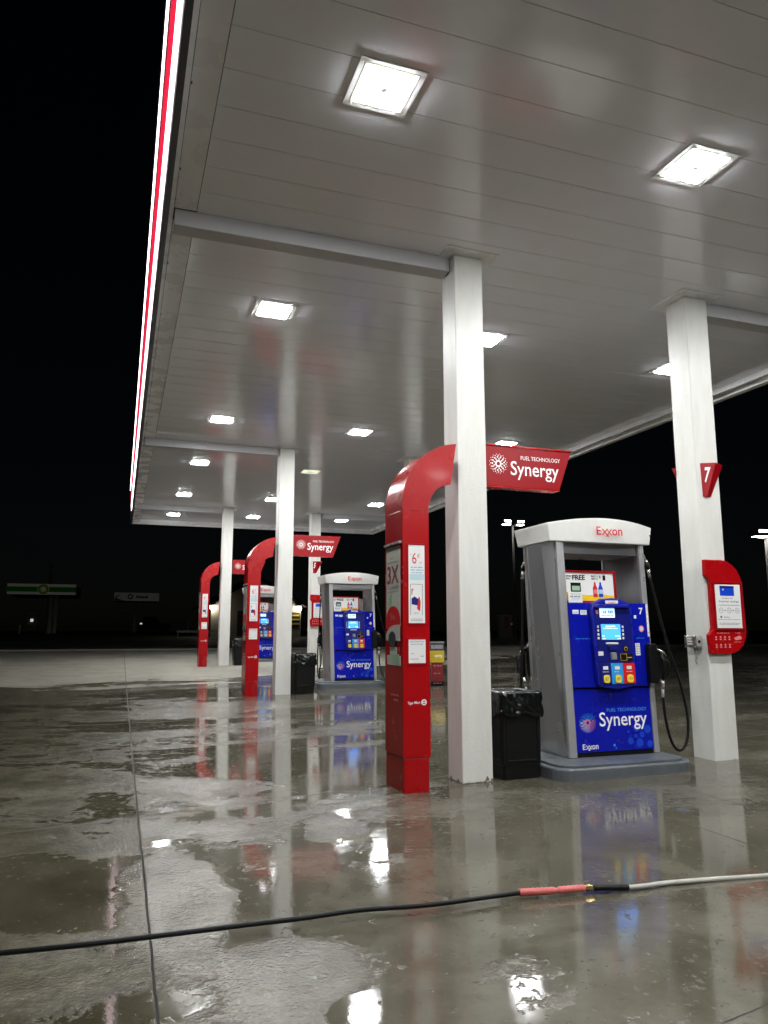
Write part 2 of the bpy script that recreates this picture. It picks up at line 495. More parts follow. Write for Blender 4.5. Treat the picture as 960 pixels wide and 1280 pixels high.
    rough = mth('ADD', mth('MULTIPLY', rough, mth('SUBTRACT', 1.0, dry)), mth('MULTIPLY', dry, 0.62))
    rough = mth('ADD', rough, mth('MULTIPLY', j, 0.8), True)
    l.new(rough, b.inputs['Roughness'])
    b.inputs['Specular IOR Level'].default_value = 0.5
    b.inputs['IOR'].default_value = 1.42
    # bump: pebbly where only damp, faint ripples in the pools
    h = mth('ADD', mth('MULTIPLY', tiny, 0.5), mth('MULTIPLY', grain, 1.0))
    h = mth('ADD', h, mth('MULTIPLY', broom, 0.4))
    h = mth('ADD', h, mth('MULTIPLY', facet, 0.6))
    dampness = mth('SUBTRACT', 1.0, mth('MULTIPLY', wet, 0.985))
    hh = mth('MULTIPLY', h, dampness)
    hh = mth('ADD', hh, mth('MULTIPLY', mid, 0.05))
    hh = mth('ADD', hh, mth('MULTIPLY', small, 0.10))
    hh = mth('SUBTRACT', hh, mth('MULTIPLY', j, 0.5))
    bp = n.new('ShaderNodeBump'); bp.inputs['Strength'].default_value = 0.65; bp.inputs['Distance'].default_value = 0.006
    l.new(hh, bp.inputs['Height']); l.new(bp.outputs[0], b.inputs['Normal'])
    return m

ground_m = worn(mat('dark_grass', (0.018, 0.024, 0.010), 0.9), 0.5, 0.6, bump=0.6, bscale=8)
road_m = worn(mat('asphalt', (0.035, 0.035, 0.034), 0.75), 0.4, 1.0, bump=0.4, bscale=60)
sheet('ground', -900, 900, -60, 1200, -0.03, ground_m, 6, 3)
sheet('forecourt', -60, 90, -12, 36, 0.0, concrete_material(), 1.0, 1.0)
sheet('road', -400, 400, 42, 52, 0.0, road_m, 6, 2)
kb = MB()
for i in range(-8, 12):
    kb.box(i*8, i*8+7.99, 36.0, 36.15, 0.5, 0.66)
structure(kb.build('kerb', worn(mat('kerb_concrete', (0.22, 0.21, 0.19), 0.7), 0.3, 3)))

# ------------------------------------------------------------ canopy over the pumps
CZ = 5.45
X0, X1, Y0, Y1 = 0.20, 9.5, -7.1, 28.4
can = thing('station_canopy', (4.85, 13, 0), 'broad white panelled canopy roof over the fuel pumps with a glowing red and white edge', 'canopy')
co = (4.85, 13, 0)
deck = MB(co)
y = -2.2 + 0.055
rows = []
yy = 4.49
while yy > -6.7: yy -= 0.405
while yy < 28.1:
    a, b_ = max(yy, -6.7), min(yy + 0.405, 28.05)
    if b_ - a > 0.02: deck.box(0.495, 9.2, a + 0.003, b_ - 0.003, CZ, CZ + 0.03)
    yy += 0.405
deck.build('ceiling_panels', M['ceiling'], can)
MB(co).box(0.3, 9.4, -6.9, 28.2, CZ + 0.031, CZ + 0.25).build('roof_backing', M['gap'], can)
tr = MB(co)
# flat side strips (left side flush with the panels, stepped lips on the far and right side)
for (a, b_) in ((-6.7, 6.86), (7.12, 15.93), (16.19, 24.6), (24.9, 28.08)):
    tr.box(0.285, 0.488, a, b_, CZ - 0.006, CZ + 0.02)
tr.box(0.20, 0.28, -7.0, 28.36, CZ - 0.012, CZ + 0.02)
tr.build('side_strip', M['trim'], can, 0.003)
lip = MB(co)
def lip_profile(d0, d1, z0): return d0, d1, z0
lip.box(9.205, 9.27, -7.0, 28.0, CZ - 0.09, CZ + 0.02)
lip.box(9.273, 9.38, -7.0, 28.11, CZ - 0.05, CZ + 0.02)
lip.box(9.383, 9.47, -7.0, 28.2, CZ - 0.13, CZ + 0.02)
lip.box(0.495, 9.202, 28.055, 28.12, CZ - 0.08, CZ + 0.02)
lip.box(0.49, 9.20, 28.123, 28.23, CZ - 0.045, CZ + 0.02)
lip.box(0.29, 9.38, 28.233, 28.32, CZ - 0.12, CZ + 0.02)
lip.build('edge_gutter', M['trim'], can, 0.004)
# outer fascia: near, far, right plain; the left one leans out towards its top
fa = MB(co)
fa.box(9.473, 9.52, -7.1, 28.4, CZ - 0.12, 6.45)
fa.box(0.20, 9.47, 28.325, 28.4, CZ - 0.14, 6.45)
fa.box(0.20, 9.47, -7.1, -7.05, CZ - 0.14, 6.45)
fa.build('fascia', M['fascia'], can, 0.004)
lf = MB(co)
lf.loft([(0.178, -7.1, 5.34), (0.198, -7.1, 5.34), (0.198, -7.1, 6.45), (0.086, -7.1, 6.45)],
        [(0.178, 28.4, 5.34), (0.198, 28.4, 5.34), (0.198, 28.4, 6.45), (0.086, 28.4, 6.45)])
lf.build('fascia', M['fascia'], can)
MB(co).box(0.180, 0.232, -7.1, 28.38, 5.30, 5.336).build('drip_edge', M['darkmetal'], can)
def fx_at(z): return 0.178 - (z-5.34)/(6.45-5.34)*0.092
rb = MB(co)
for (a, b_) in ((-7.0, 6.98), (7.0, 13.0), (13.02, 19.3), (19.32, 25.9)):
    rb.loft([(fx_at(5.68), a, 5.68), (fx_at(5.68)-0.016, a, 5.69), (fx_at(5.92)-0.016, a, 5.91), (fx_at(5.92), a, 5.92)],
            [(fx_at(5.68), b_, 5.68), (fx_at(5.68)-0.016, b_, 5.69), (fx_at(5.92)-0.016, b_, 5.91), (fx_at(5.92), b_, 5.92)])
rb.build('red_light_band', M['led_red'], can)
lw = MB(co)
lw.loft([(fx_at(5.44)-0.002, -7.0, 5.44), (fx_at(5.44)-0.010, -7.0, 5.45), (fx_at(5.63)-0.010, -7.0, 5.63), (fx_at(5.63)-0.002, -7.0, 5.64)],
        [(fx_at(5.44)-0.002, 26.1, 5.44), (fx_at(5.44)-0.010, 26.1, 5.45), (fx_at(5.63)-0.010, 26.1, 5.63), (fx_at(5.63)-0.002, 26.1, 5.64)])
yb = -7.0
while yb < 25.9:      # upper row of bright diodes
    lw.box(fx_at(6.15)-0.022, fx_at(6.15)-0.006, yb, yb + 0.035, 6.09, 6.24)
    yb += 0.085
lw.build('white_light_strip', M['led_white'], can)
MB(co).loft([(fx_at(6.05)-0.003, -7.0, 6.04), (fx_at(6.05)-0.012, -7.0, 6.05), (fx_at(6.40)-0.012, -7.0, 6.40), (fx_at(6.40)-0.003, -7.0, 6.41)],
            [(fx_at(6.05)-0.003, 25.9, 6.04), (fx_at(6.05)-0.012, 25.9, 6.05), (fx_at(6.40)-0.012, 25.9, 6.40), (fx_at(6.40)-0.003, 25.9, 6.41)]
            ).build('light_housing', M['fascia'], can)
COLX = (3.17, 6.20)
ROW = (6.78, 15.83, 24.50)
SH = (0.0, -0.04, -0.16)
for r_, y0 in enumerate(ROW):
    s = SH[r_]
    MB(co).box(0.292, COLX[0]+s-0.012, y0+0.10, y0+0.30, CZ-0.165, CZ-0.001).build('beam', M['beam'], can, 0.006)
    MB(co).box(COLX[1]+0.33+s+0.004, 9.20, y0+0.10, y0+0.30, CZ-0.165, CZ-0.001).build('beam', M['beam'], can, 0.006)
# small dark drip stains and screws on the left strip
for yv in (3.95, 5.1, 6.2, 8.0, 9.4, 12.2, 14.8, 21.0):
    MB(co).box(0.286, 0.295, yv, yv + 0.03, CZ-0.012, CZ-0.0065).build('screw', M['gap'], can)

# ------------------------------------------------------------ columns
col0 = None
clabels = ['near left white square column behind the big red arch sign',
           'near right white square column carrying the red number 7 sign',
           'white square column behind the second red arch sign, left of the second pump',
           'white square column mostly hidden behind the nearest red arch sign',
           'farthest left white column beside the farthest red arch sign',
           'farthest right white column with small red panel left of the second pump']
def make_column():
    t = thing('canopy_column', (3.335, 6.945, 0), clabels[0], 'column', 'white columns holding up the canopy')
    o = (3.335, 6.945, 0)
    MB(o).box(3.17, 3.50, 6.78, 7.11, -0.6, CZ-0.017).build('shaft', M['column'], t, 0.012, seg=2)
    ch = MB(o); rnd = random.Random(4)
    for side_ in range(2):
        u_ = 0.0
        while u_ < 0.33:
            w_ = rnd.uniform(0.012, 0.03); w_ = min(w_, 0.33-u_)
            h_ = 0.012 + 0.022*max(0, noise.noise(Vector((u_*18, side_*5.3, 1))))*2 + rnd.uniform(0, 0.006)
            if side_ == 0: ch.box(3.17+u_, 3.17+u_+w_, 6.7775, 6.7795, -0.02, h_)
            else: ch.box(3.1675, 3.1695, 6.78+u_, 6.78+u_+w_, -0.02, h_)
            u_ += w_
    ch.xz([(3.41, 0.022), (3.455, 0.022), (3.45, 0.045), (3.432, 0.068), (3.42, 0.042)], 6.7775, 6.7795)
    ch.build('chipped_foot', M['chip'], t)
    MB(o).box(3.03, 3.64, 6.64, 7.25, CZ-0.016, CZ-0.004).build('ceiling_flange', M['trim'], t, 0.003)
    return t
col0 = make_column()
columns = []
k = 0
for r_, y0 in enumerate(ROW):
    for c_, x0 in enumerate(COLX):
        t = col0 if k == 0 else copy_tree(col0)
        t.location = (x0 + 0.165 + SH[r_] - (0.07 if (r_ == 2 and c_ == 1) else 0), y0 + 0.165, 0)
        t['label'] = clabels[k]
        columns.append(t); k += 1

# ------------------------------------------------------------ ceiling lamps
def make_light(lens='lamp'):
    t = thing('ceiling_light', (0, 0, 0), '', 'ceiling light', 'square ceiling lights under the canopy')
    b = MB()
    o, i = 0.255, 0.205
    for (x0, x1, y0, y1) in ((-o, o, -o, -i), (-o, o, i, o), (-o, -i, -i, i), (i, o, -i, i)):
        b.box(x0, x1, y0, y1, -0.007, -0.001)
    b.build('bezel', M['lamp_bezel'], t, 0.002)
    MB().box(-0.203, 0.203, -0.203, 0.203, -0.010, -0.002).build('lens_rim', M['lamp_rim'], t)
    h_ = 0.180 if lens == 'lamp' else 0.10
    MB().box(-h_, h_, -h_, h_, -0.0165, -0.0105).build('lens', M[lens], t)
    c = MB()
    c.xy([(0.024*math.cos(R(a))*(1 if a % 90 else 1.5), 0.024*math.sin(R(a))*(1 if a % 90 else 1.5)) for a in range(0, 360, 45)], -0.0215, -0.017)
    c.build('sensor', M['lamp_core'], t)
    return t
spots = [
 (1.65, 4.71, 'largest glowing square ceiling light, nearest the red lit canopy edge at the top'),
 (4.52, 4.71, 'large glowing square ceiling light at the upper right, above the near right column'),
 (1.63, 8.85, 'square ceiling light behind the first beam, left of the near left column top'),
 (4.58, 8.82, 'square ceiling light just right of the near left column'),
 (7.84, 8.94, 'square ceiling light half hidden behind the near right column'),
 (1.63, 14.04, 'square ceiling light in the left row just before the second beam'),
 (4.40, 14.05, 'square ceiling light above the big red arch sign, left of the near left column'),
 (7.65, 13.95, 'square ceiling light right above the red sign board of the big arch'),
 (1.61, 17.96, 'square ceiling light in the left row just beyond the second beam'),
 (4.22, 22.40, 'small ceiling light peeking out left of the column of the middle arch sign'),
 (1.59, 22.46, 'small bright ceiling light in the left row before the farthest beam'),
 (7.54, 22.32, 'small ceiling light left of the big red arch, in the right row'),
 (1.56, 26.52, 'leftmost small ceiling light by the far edge of the canopy'),
 (4.26, 26.20, 'small ceiling light by the far canopy edge between the two left columns'),
 (7.45, 26.00, 'rightmost small ceiling light by the far edge of the canopy'),
 (1.65, 0.30, 'ceiling light of the left row behind the viewpoint'),
 (4.52, 0.30, 'ceiling light of the middle row behind the viewpoint'),
 (7.60, 4.71, 'ceiling light beyond the right edge of the view'),
 (7.60, 0.30, 'added ceiling light of the right row behind the viewpoint'),  # this and the rear row are unseen lamps added to brighten the ceiling
 (1.65, -4.2, 'added unseen ceiling light at the rear of the left row'),
 (4.52, -4.2, 'added unseen ceiling light at the rear of the middle row'),
 (7.60, -4.2, 'added unseen ceiling light at the rear of the right row'),
]
tdim = make_light('lamp_dim')
tdim.location = (4.36, 18.10, CZ); tdim['label'] = 'unlit dim ceiling fixture straight above the arm of the middle arch sign'
L0 = make_light()
for i, (x, y, lab) in enumerate(spots):
    t = L0 if i == 0 else copy_tree(L0)
    t.location = (x, y, CZ); t['label'] = lab

# ------------------------------------------------------------ red arch signs
def make_arch():
    B = (2.63, 6.85, 0)
    t = thing('arch_sign', B, '', 'arch sign', 'red arch signs wrapping the columns')
    yf = 6.60
    def arc(cx, cz, r, a0, a1, n): return [(cx + r*math.cos(R(a0+(a1-a0)*i/n)), cz + r*math.sin(R(a0+(a1-a0)*i/n))) for i in range(n+1)]
    outer = arc(3.14, 2.66, 0.64, 180, 97, 18)
    inner = arc(3.03, 2.62, 0.26, 100, 180, 12)
    # upper face with the bend; a real seam at z 2.60
    pts = [(2.50, 2.600), (2.50, 2.66)] + outer[1:] + [(3.075, 3.30), (3.012, 2.882)] + inner[1:] + [(2.77, 2.600)]
    MB(B).xz(pts, yf, yf+0.03).build('bend_panel', M['red'], t, 0.0015)
    MB(B).box(2.50, 2.77, yf, yf+0.03, 0.305, 2.5985).build('front_panel', M['red'], t, 0.0015)
    # left cover strip follows the outer curve, about half a metre deep
    def strip(po, pi, y0, y1, name):
        b = MB(B)
        for i in range(len(po)-1):
            b.loft([(po[i][0], y0, po[i][1]), (po[i+1][0], y0, po[i+1][1]), (pi[i+1][0], y0, pi[i+1][1]), (pi[i][0], y0, pi[i][1])],
                   [(po[i][0], y1, po[i][1]), (po[i+1][0], y1, po[i+1][1]), (pi[i+1][0], y1, pi[i+1][1]), (pi[i][0], y1, pi[i][1])], True)
        bmesh.ops.remove_doubles(b.bm, verts=b.bm.verts[:], dist=0.0005)
        return b.build(name, M['red'], t, 0, False)
    po = [(2.50, 2.603)] + outer + [(3.075, 3.30)]
    pi = [(2.53, 2.603)] + arc(3.14, 2.66, 0.61, 180, 97, 18) + [(3.075, 3.27)]
    o = strip(po, pi, yf+0.031, 7.10, 'bend_cover')
    MB(B).box(2.50, 2.53, yf+0.031, 7.10, 0.305, 2.600).build('side_panel', M['red'], t, 0.0015)
    MB(B).box(2.535, 2.76, yf+0.035, 7.08, 0.30, 2.60).build('core', M['red_sign'], t)
    MB(B).box(2.506, 2.758, yf+0.006, 7.092, -0.15, 0.30).build('base_cover', M['red'], t, 0.005)
    # recessed poster frames on the front
    def frame(x0, x1, z0, z1):
        b = MB(B); w = 0.014
        for r in ((x0-w, x1+w, z1, z1+w), (x0-w, x1+w, z0-w, z0), (x0-w, x0, z0, z1), (x1, x1+w, z0, z1)):
            b.box(r[0], r[1], yf-0.010, yf-0.001, r[2], r[3])
        return b.build('poster_frame', M['red'], t, 0.002)
    frame(2.555, 2.722, 1.525, 2.265)
    p = MB(B).box(2.556, 2.721, yf-0.005, yf-0.0012, 1.526, 2.264).build('poster', M['paper'], t)
    u0 = 2.555-B[0]
    yl = yf - B[1] - 0.0065
    text('6', M['red_text'], p, u0+0.038, u0+0.083, 2.085, yl, z1=2.19, bold=0.0)
    text('¢', M['red_text'], p, u0+0.090, u0+0.115, 2.135, yl, z1=2.185)
    text('Up', M['grey_text'], p, u0+0.015, u0+0.034, 2.165, yl, z1=2.18)
    text('gal', M['red_text'], p, u0+0.110, u0+0.140, 2.088, yl, z1=2.105)
    join_rows([(u0+0.022, u0+0.145, 2.045, 0.012), (u0+0.022, u0+0.148, 2.020, 0.012), (u0+0.030, u0+0.135, 1.995, 0.011)], M['teal_text'], p, y=yl)
    MB().box(u0+0.012, u0+0.155, yl-0.0003, yl+0.001, 1.93, 1.985).build('tint_patch', M['teal_pale'], p)
    ph = MB()
    for r in ((0.018, 0.022, 1.60, 1.89), (0.138, 0.142, 1.60, 1.89), (0.022, 0.138, 1.888, 1.892)):
        ph.box(u0+r[0], u0+r[1], yl-0.0004, yl+0.001, r[2], r[3])
    ph.build('phone_outline', M['grey_text'], p)
    ca = MB(); ca.xz([(u0+0.030, 1.70), (u0+0.095, 1.69), (u0+0.10, 1.75), (u0+0.06, 1.775), (u0+0.03, 1.755)], yl, yl+0.001)
    ca.build('car_picture', M['blue_dark'], p)
    cb = MB(); cb.xz([(u0+0.086, 1.66), (u0+0.115, 1.635), (u0+0.122, 1.72), (u0+0.112, 1.77), (u0+0.10, 1.77)], yl-0.0005, yl+0.001)
    cb.xz([(u0+0.03, 1.79), (u0+0.036, 1.79), (u0+0.04, 1.83), (u0+0.055, 1.845), (u0+0.03, 1.845)], yl, yl+0.001)
    cb.build('nozzle_picture', M['red_text'], p)
    join_rows([(u0+0.05, u0+0.10, 1.615, 0.008), (u0+0.02, u0+0.14, 1.56, 0.008), (u0+0.02, u0+0.14, 1.545, 0.008)], M['grey_text'], p, y=yl)
    frame(2.552, 2.725, 1.155, 1.375)
    p = MB(B).box(2.553, 2.724, yf-0.005, yf-0.0012, 1.156, 1.374).build('poster', M['paper'], t)
    join_rows([(u0+0.01, u0+0.155, 1.347, 0.013)], M['pink_text'], p, y=yl)
    join_rows([(u0+0.02, u0+0.15, 1.325, 0.010)], M['teal_text'], p, y=yl)
    join_rows([(u0+0.015, u0+0.105, 1.19, 0.008), (u0+0.02, u0+0.05, 1.24, 0.007), (u0+0.12, u0+0.15, 1.215, 0.010)], M['grey_text'], p, y=yl)
    # white name with a round mark
    yn = yf - B[1] - 0.0015
    text('Tiger', M['white_text'], t, -0.088, -0.030, 0.775, yn, z1=0.806, bold=0.012)
    text('Mart', M['white_text'], t, -0.020, 0.038, 0.785, yn, z1=0.810, bold=0.012)
    b = MB(); annulus(b, 0.075, yn, 0.798, 0.017, 0.027); b.box(0.060, 0.090, yn, yn+0.0008, 0.793, 0.803)
    b.build('emblem', M['white_text'], t)
    # posters on the left side
    XL = 2.50
    p = MB(B).box(XL-0.004, XL-0.0012, 6.665, 7.055, 1.50, 2.27).build('side_poster', M['paper_warm'], t)
    tr_ = MB(B).box(XL-0.02, XL-0.0012, 6.63, 7.09, 2.285, 2.305).build('poster_rail', M['light_metal'], t, 0.002)
    xl = -0.13 - 0.0048
    u = lambda Yw: -(Yw - B[1])            # local coordinate running towards the viewer
    text('3X', M['box_red'], p, u(7.03), u(6.70), 1.905, xl, z1=2.085, plane='left', bold=0.02)
    text('Earn', M['grey_text'], p, u(6.94), u(6.83), 2.15, xl, z1=2.17, plane='left')
    join_rows([(u(7.02), u(6.70), 2.11, 0.016)], M['grey_text'], p, plane='left', y=xl)
    text('CLEANER', M['grey_text'], p, u(7.02), u(6.69), 1.855, xl, z1=1.885, plane='left')
    join_rows([(u(7.02), u(6.70), 1.825, 0.012)], M['grey_text'], p, plane='left', y=xl)
    b = MB(B); b.box(XL-0.0055, XL-0.004, 6.88, 7.0, 1.67, 1.81); b.build('green_patch', M['green_pale'], p)
    b = MB(B)
    b.yz([(6.86 + 0.195*math.cos(R(a)), 1.56 + 0.13*math.sin(R(a))) for a in range(0, 181, 12)] , XL-0.0056, XL-0.0041)
    b.box(XL-0.0056, XL-0.0041, 6.665, 7.055, 1.47, 1.56)
    b.build('red_circle', M['red_text'], p)
    text('5x', M['pink_text'], p, u(6.94), u(6.80), 1.56, xl-0.001, z1=1.62, plane='left')
    p2 = MB(B).yz([(6.665, 1.36), (7.055, 1.36), (7.055, 1.42)] + [(6.75 + 0.30*math.cos(R(a)), 1.40 + 0.11*math.sin(R(a))) for a in range(0, 91, 10)] + [(6.665, 1.51)], XL-0.0075, XL-0.0058)
    p2 = p2.build('side_poster', M['paper_warm'], t)
    b = MB(B)
    b.yz([(6.88 + 0.10*math.cos(R(a)), 1.375 + 0.075*math.sin(R(a))) for a in range(0, 360, 15)], XL-0.0095, XL-0.0078)
    b.build('tyre_picture', M['darkmetal'], p2)
    b = MB(B).yz([(6.665, 1.13), (7.03, 1.13), (7.03, 1.22), (6.95, 1.22), (6.95, 1.30), (6.76, 1.30), (6.76, 1.22), (6.665, 1.22)], XL-0.004, XL-0.0012)
    p3 = b.build('side_card', M['paper_warm'], t)
    text('Rewards', M['grey_text'], p3, u(6.93), u(6.78), 1.262, xl+0.0, z1=1.278, plane='left')
    b = MB(B); b.box(XL-0.0055, XL-0.0042, 6.70, 6.90, 1.15, 1.235); b.build('green_patch', M['green_pale'], p3)
    # faded emblem low on the side
    join_rows([(u(6.93), u(6.72), 0.845, 0.02), (u(6.86), u(6.72), 0.80, 0.02)], M['pink_text'], t, plane='left', y=-0.1318)
    # sign board on the other side of the column
    sb = MB(B).xz([(3.505, 2.955), (4.41, 2.955), (4.57, 3.385), (3.505, 3.385)], 6.85, 6.95).build('sign_board', M['red_sign'], t, 0.006)
    ed = MB(B).xz([(3.505, 3.386), (4.572, 3.386), (4.580, 3.402), (3.505, 3.402)], 6.84, 6.96)
    ed.xz([(3.505, 2.938), (4.40, 2.938), (4.408, 2.954), (3.505, 2.954)], 6.84, 6.96)
    ed.build('edge_trim', M['red'], sb)
    ys = 6.848 - B[1]
    emblem(3.675-B[0], 3.195, 0.105, ys, sb, ['white_text']*3)
    text('FUEL TECHNOLOGY', M['white_text'], sb, 3.945-B[0], 4.425-B[0], 3.255, ys, z1=3.297, bold=0.0)
    text('Synergy', M['white_text'], sb, 3.82-B[0], 4.405-B[0], 3.035, ys, z1=3.235, bold=0.006)
    return t
arch0 = make_arch()
alabs = ['nearest and largest red arch sign with white posters, left of the near column',
         'middle red arch sign with white posters, standing left of the second pump',
         'farthest and smallest red arch sign at the left end of the row']
for i in range(3):
    t = arch0 if i == 0 else copy_tree(arch0)
    dx = (0, -0.03, -0.13)[i]; dy = ROW[i]-ROW[0]
    t.location = (2.63+dx, 6.85+dy, gz(2.63, 6.85+dy) if i else 0)
    t['label'] = alabs[i]

# ------------------------------------------------------------ fuel pumps
def make_pump():
    t = thing('fuel_pump', (5.0, 7.22, 0), '', 'fuel pump', 'blue and grey fuel pumps under the canopy')
    YC = 0.34       # half depth; local origin in the middle, the front face at y = -YC
    # island plinth with rounded corners
    def rr(x0, x1, y0, y1, r, n=6):
        p = []
        for cx_, cy_, a in ((x1-r, y1-r, 0), (x0+r, y1-r, 90), (x0+r, y0+r, 180), (x1-r, y0+r, 270)):
            p += [(cx_ + r*math.cos(R(a+90*i/n)), cy_ + r*math.sin(R(a+90*i/n))) for i in range(n+1)]
        return p
    MB().xy(rr(-0.96, 0.68, -0.78, 0.78, 0.22), -0.15, 0.105).build('plinth', M['plinth'], t, 0.02, seg=3)
    MB().xy(rr(-0.90, 0.62, -0.72, 0.72, 0.18), 0.104, 0.128).build('plinth_cap', M['plinth'], t, 0.006)
    body = bpy.data.objects.new('pump_body', None)   # carries the slight backward lean of the cabinet
    # the cabinet leans a touch: every piece below is sheared by the same small amount
    parts0 = set(C.objects)
    side = []
    for s in (-1, 1):
        e = 0.56 if s < 0 else 0.535
        def prof(z, bulge):
            ys = [(-YC, 0.0), (-YC+0.05, 0.008), (-YC+0.20, bulge), (YC-0.20, bulge), (YC-0.05, 0.008), (YC, 0.0)]
            o_ = [(s*(e + b_), y_, z) for y_, b_ in ys]
            i_ = [(s*(0.49), y_, z) for y_, b_ in ys[::-1]]
            return o_ + i_ if s > 0 else (o_ + i_)
        MB().loft(prof(0.13, 0.018), prof(2.37, 0.075)).build('side_panel', M['grey_metal'], t, 0.003)
        for yy in (-YC, YC):
            a = (yy-0.012, yy+0.03) if yy < 0 else (yy-0.03, yy+0.012)
            MB().box(min(s*(e+0.012), s*0.482), max(s*(e+0.012), s*0.482), a[0], a[1], 0.131, 2.369).build('corner_post', M['light_metal'], t, 0.006)
    MB().box(-0.48, 0.48, -YC+0.05, YC-0.05, 0.14, 1.70).build('cabinet', M['darkmetal'], t)
    MB().box(-0.488, 0.488, -YC+0.04, YC-0.04, 2.25, 2.369).build('bay_top', M['grey_metal'], t)
    # header cap: bowed in plan and arched in elevation
    def hdr(z, inset, peak):
        p = []
        n = 14
        for i in range(n+1):
            x = -0.67 + inset + (1.34-2*inset)*i/n
            f = 1-(x/0.67)**2
            p.append((x, -YC-0.02-0.09*f + inset, z + peak*max(0, f)))
        for i in range(n+1):
            x = 0.67 - inset - (1.34-2*inset)*i/n
            f = 1-(x/0.67)**2
            p.append((x, YC+0.02+0.09*f - inset, z + peak*max(0, f)))
        return p
    hb = MB()
    hb.loft(hdr(2.375, 0.025, -0.012), hdr(2.565, 0.0, 0.065))
    hb.build('header', M['white'], t, 0.008)
    # both working faces
    def face(sgn, number, swing=1.0):
        before = set(o.name for o in C.objects)
        yf = -YC
        bp = MB().box(-0.48, 0.478, yf-0.006, yf+0.04, 0.175, 0.815).build('lower_panel', M['blue'], t, 0.004)
        up = MB()
        up.box(-0.482, 0.482, yf-0.030, yf+0.03, 0.835, 1.72)
        up.box(0.4825, 0.525, yf-0.030, yf-0.014, 1.29, 1.72)
        up = up.build('upper_panel', M['blue'], t, 0.006)
        MB().box(-0.47, 0.47, yf+0.0, yf+0.03, 0.128, 0.17).build('kick_plate', M['black'], t)
        # panel print
        yp = yf - 0.0075
        emblem(-0.33, 0.475, 0.098, yp, bp, ['blue_light', 'white_text', 'pink_text'])
        text('FUEL TECHNOLOGY', M['blue_text'], bp, -0.085, 0.42, 0.578, yp, z1=0.612, bold=0.006)
        text('Synergy', M['white_text'], bp, -0.185, 0.415, 0.385, yp, z1=0.575, bold=0.008)
        fuel_name(-0.41, -0.22, 0.205, 0.26, yp, M['white_text'], bp)
        b = MB()
        for (zx, zy, r_) in ((715,415,.030),(763,400,.020),(820,425,.043),(765,475,.032),(705,485,.020),(740,550,.045),(655,530,.036),(835,565,.036),(640,440,.014)):
            b = MB(); b.disc_y(-0.48+(zx-165)/705*0.96 if zx < 850 else 0.44, yp+0.0006, 0.82-(zy-20)/600*0.65, r_, 20)
            b.build('bubble_print', M['blue_bubble'], bp)
        b = MB(); b.disc_y(-0.02, yp, 0.235, 0.014, 6); b.disc_y(0.0, yp, 0.205, 0.009, 5); b.build('small_print', M['blue_text'], bp)
        b = MB(); b.tube([(-0.02, yf-0.006, 0.755), (-0.02, yf-0.014, 0.755)], 0.010, 10); b.build('lock', M['darkmetal'], bp)
        # upper print
        yu = yf - 0.0315
        b = MB(); b.box(-0.44, -0.365, yu, yu+0.001, 1.60, 1.642); b.box(-0.345, -0.265, yu, yu+0.001, 1.592, 1.640)
        b.build('sticker', M['paper'], up)
        join_rows([(-0.432, -0.372, 1.612, 0.010), (-0.337, -0.273, 1.606, 0.010), (-0.337, -0.273, 1.622, 0.008)], M['teal_text'], up, y=yu-0.0008)
        join_rows([(-0.42, -0.24, 1.335, 0.012), (0.34, 0.45, 1.340, 0.010)], M['blue_light'], up, y=yu)
        text(number, M['white_text'], up, 0.405, 0.455, 1.60, yu, z1=1.672, bold=0.03)
        b = MB(); b.box(0.332, 0.365, yu, yu+0.001, 1.555, 1.590); b.build('sticker', M['paper'], up)
        b = MB(); b.disc_y(0.42, yu, 1.445, 0.035, 18); b.build('round_badge', M['pink_text'], up)
        b = MB(); b.disc_y(0.42, yu-0.0008, 1.445, 0.022, 16); b.build('round_badge', M['teal_pale'], up)
        b = MB(); b.box(0.322, 0.382, yu, yu+0.001, 1.16, 1.29); b.build('sticker', M['paper'], up)
        join_rows([(0.328, 0.376, z_, 0.009) for z_ in (1.175, 1.2, 1.225, 1.25, 1.27)], M['grey_text'], up, y=yu-0.0008)
        b = MB(); b.box(0.497, 0.522, yf-0.032, yf-0.0302, 1.36, 1.715); b.build('sticker', M['paper'], up)
        join_rows([(0.500, 0.520, z_, 0.007) for z_ in (1.40, 1.45, 1.50, 1.55, 1.60, 1.66)], M['red_text'], up, y=yf-0.0328)
        # console
        ol = [(-0.222, 0.86), (-0.16, 0.835), (0.0, 0.815), (0.17, 0.832), (0.245, 0.86), (0.262, 1.2), (0.262, 1.66), (0.235, 1.715), (0.14, 1.76), (0.02, 1.772), (-0.11, 1.76), (-0.215, 1.71), (-0.245, 1.655), (-0.24, 1.2)]
        co_ = MB().xz(ol, yf-0.095, yf-0.0305).build('console', M['blue_console'], t, 0.012)
        ya = yf-0.0955
        rl = [(-0.205, 1.09), (0.232, 1.09), (0.238, 1.62), (0.205, 1.665), (-0.19, 1.665), (-0.218, 1.62)]
        MB().xz(rl, ya-0.003, ya+0.001).build('console_plate', M['blue_dark'], co_)
        yk = ya-0.0035
        # hood over the display
        MB().xz([(-0.225, 1.668), (0.225, 1.668), (0.205, 1.70), (-0.205, 1.70)], ya-0.045, ya).build('hood', M['blue_console'], co_, 0.008)
        b = MB().xz([(-0.07,1.708),(0.085,1.708),(0.09,1.722),(0.085,1.742),(-0.07,1.742),(-0.075,1.722)], ya-0.012, ya).build('name_badge', M['white'], co_, 0.004)
        fuel_name(-0.035, 0.05, 1.714, 1.737, ya-0.0135, M['red_text'], b)
        d = MB().box(-0.152, 0.035, yk-0.004, yk, 1.562, 1.657).build('price_display', M['screen_pale'], co_)
        join_rows([(-0.13, 0.02, 1.575, 0.016), (-0.11, 0.01, 1.605, 0.034)], M['teal_text'], d, y=yk-0.0048)
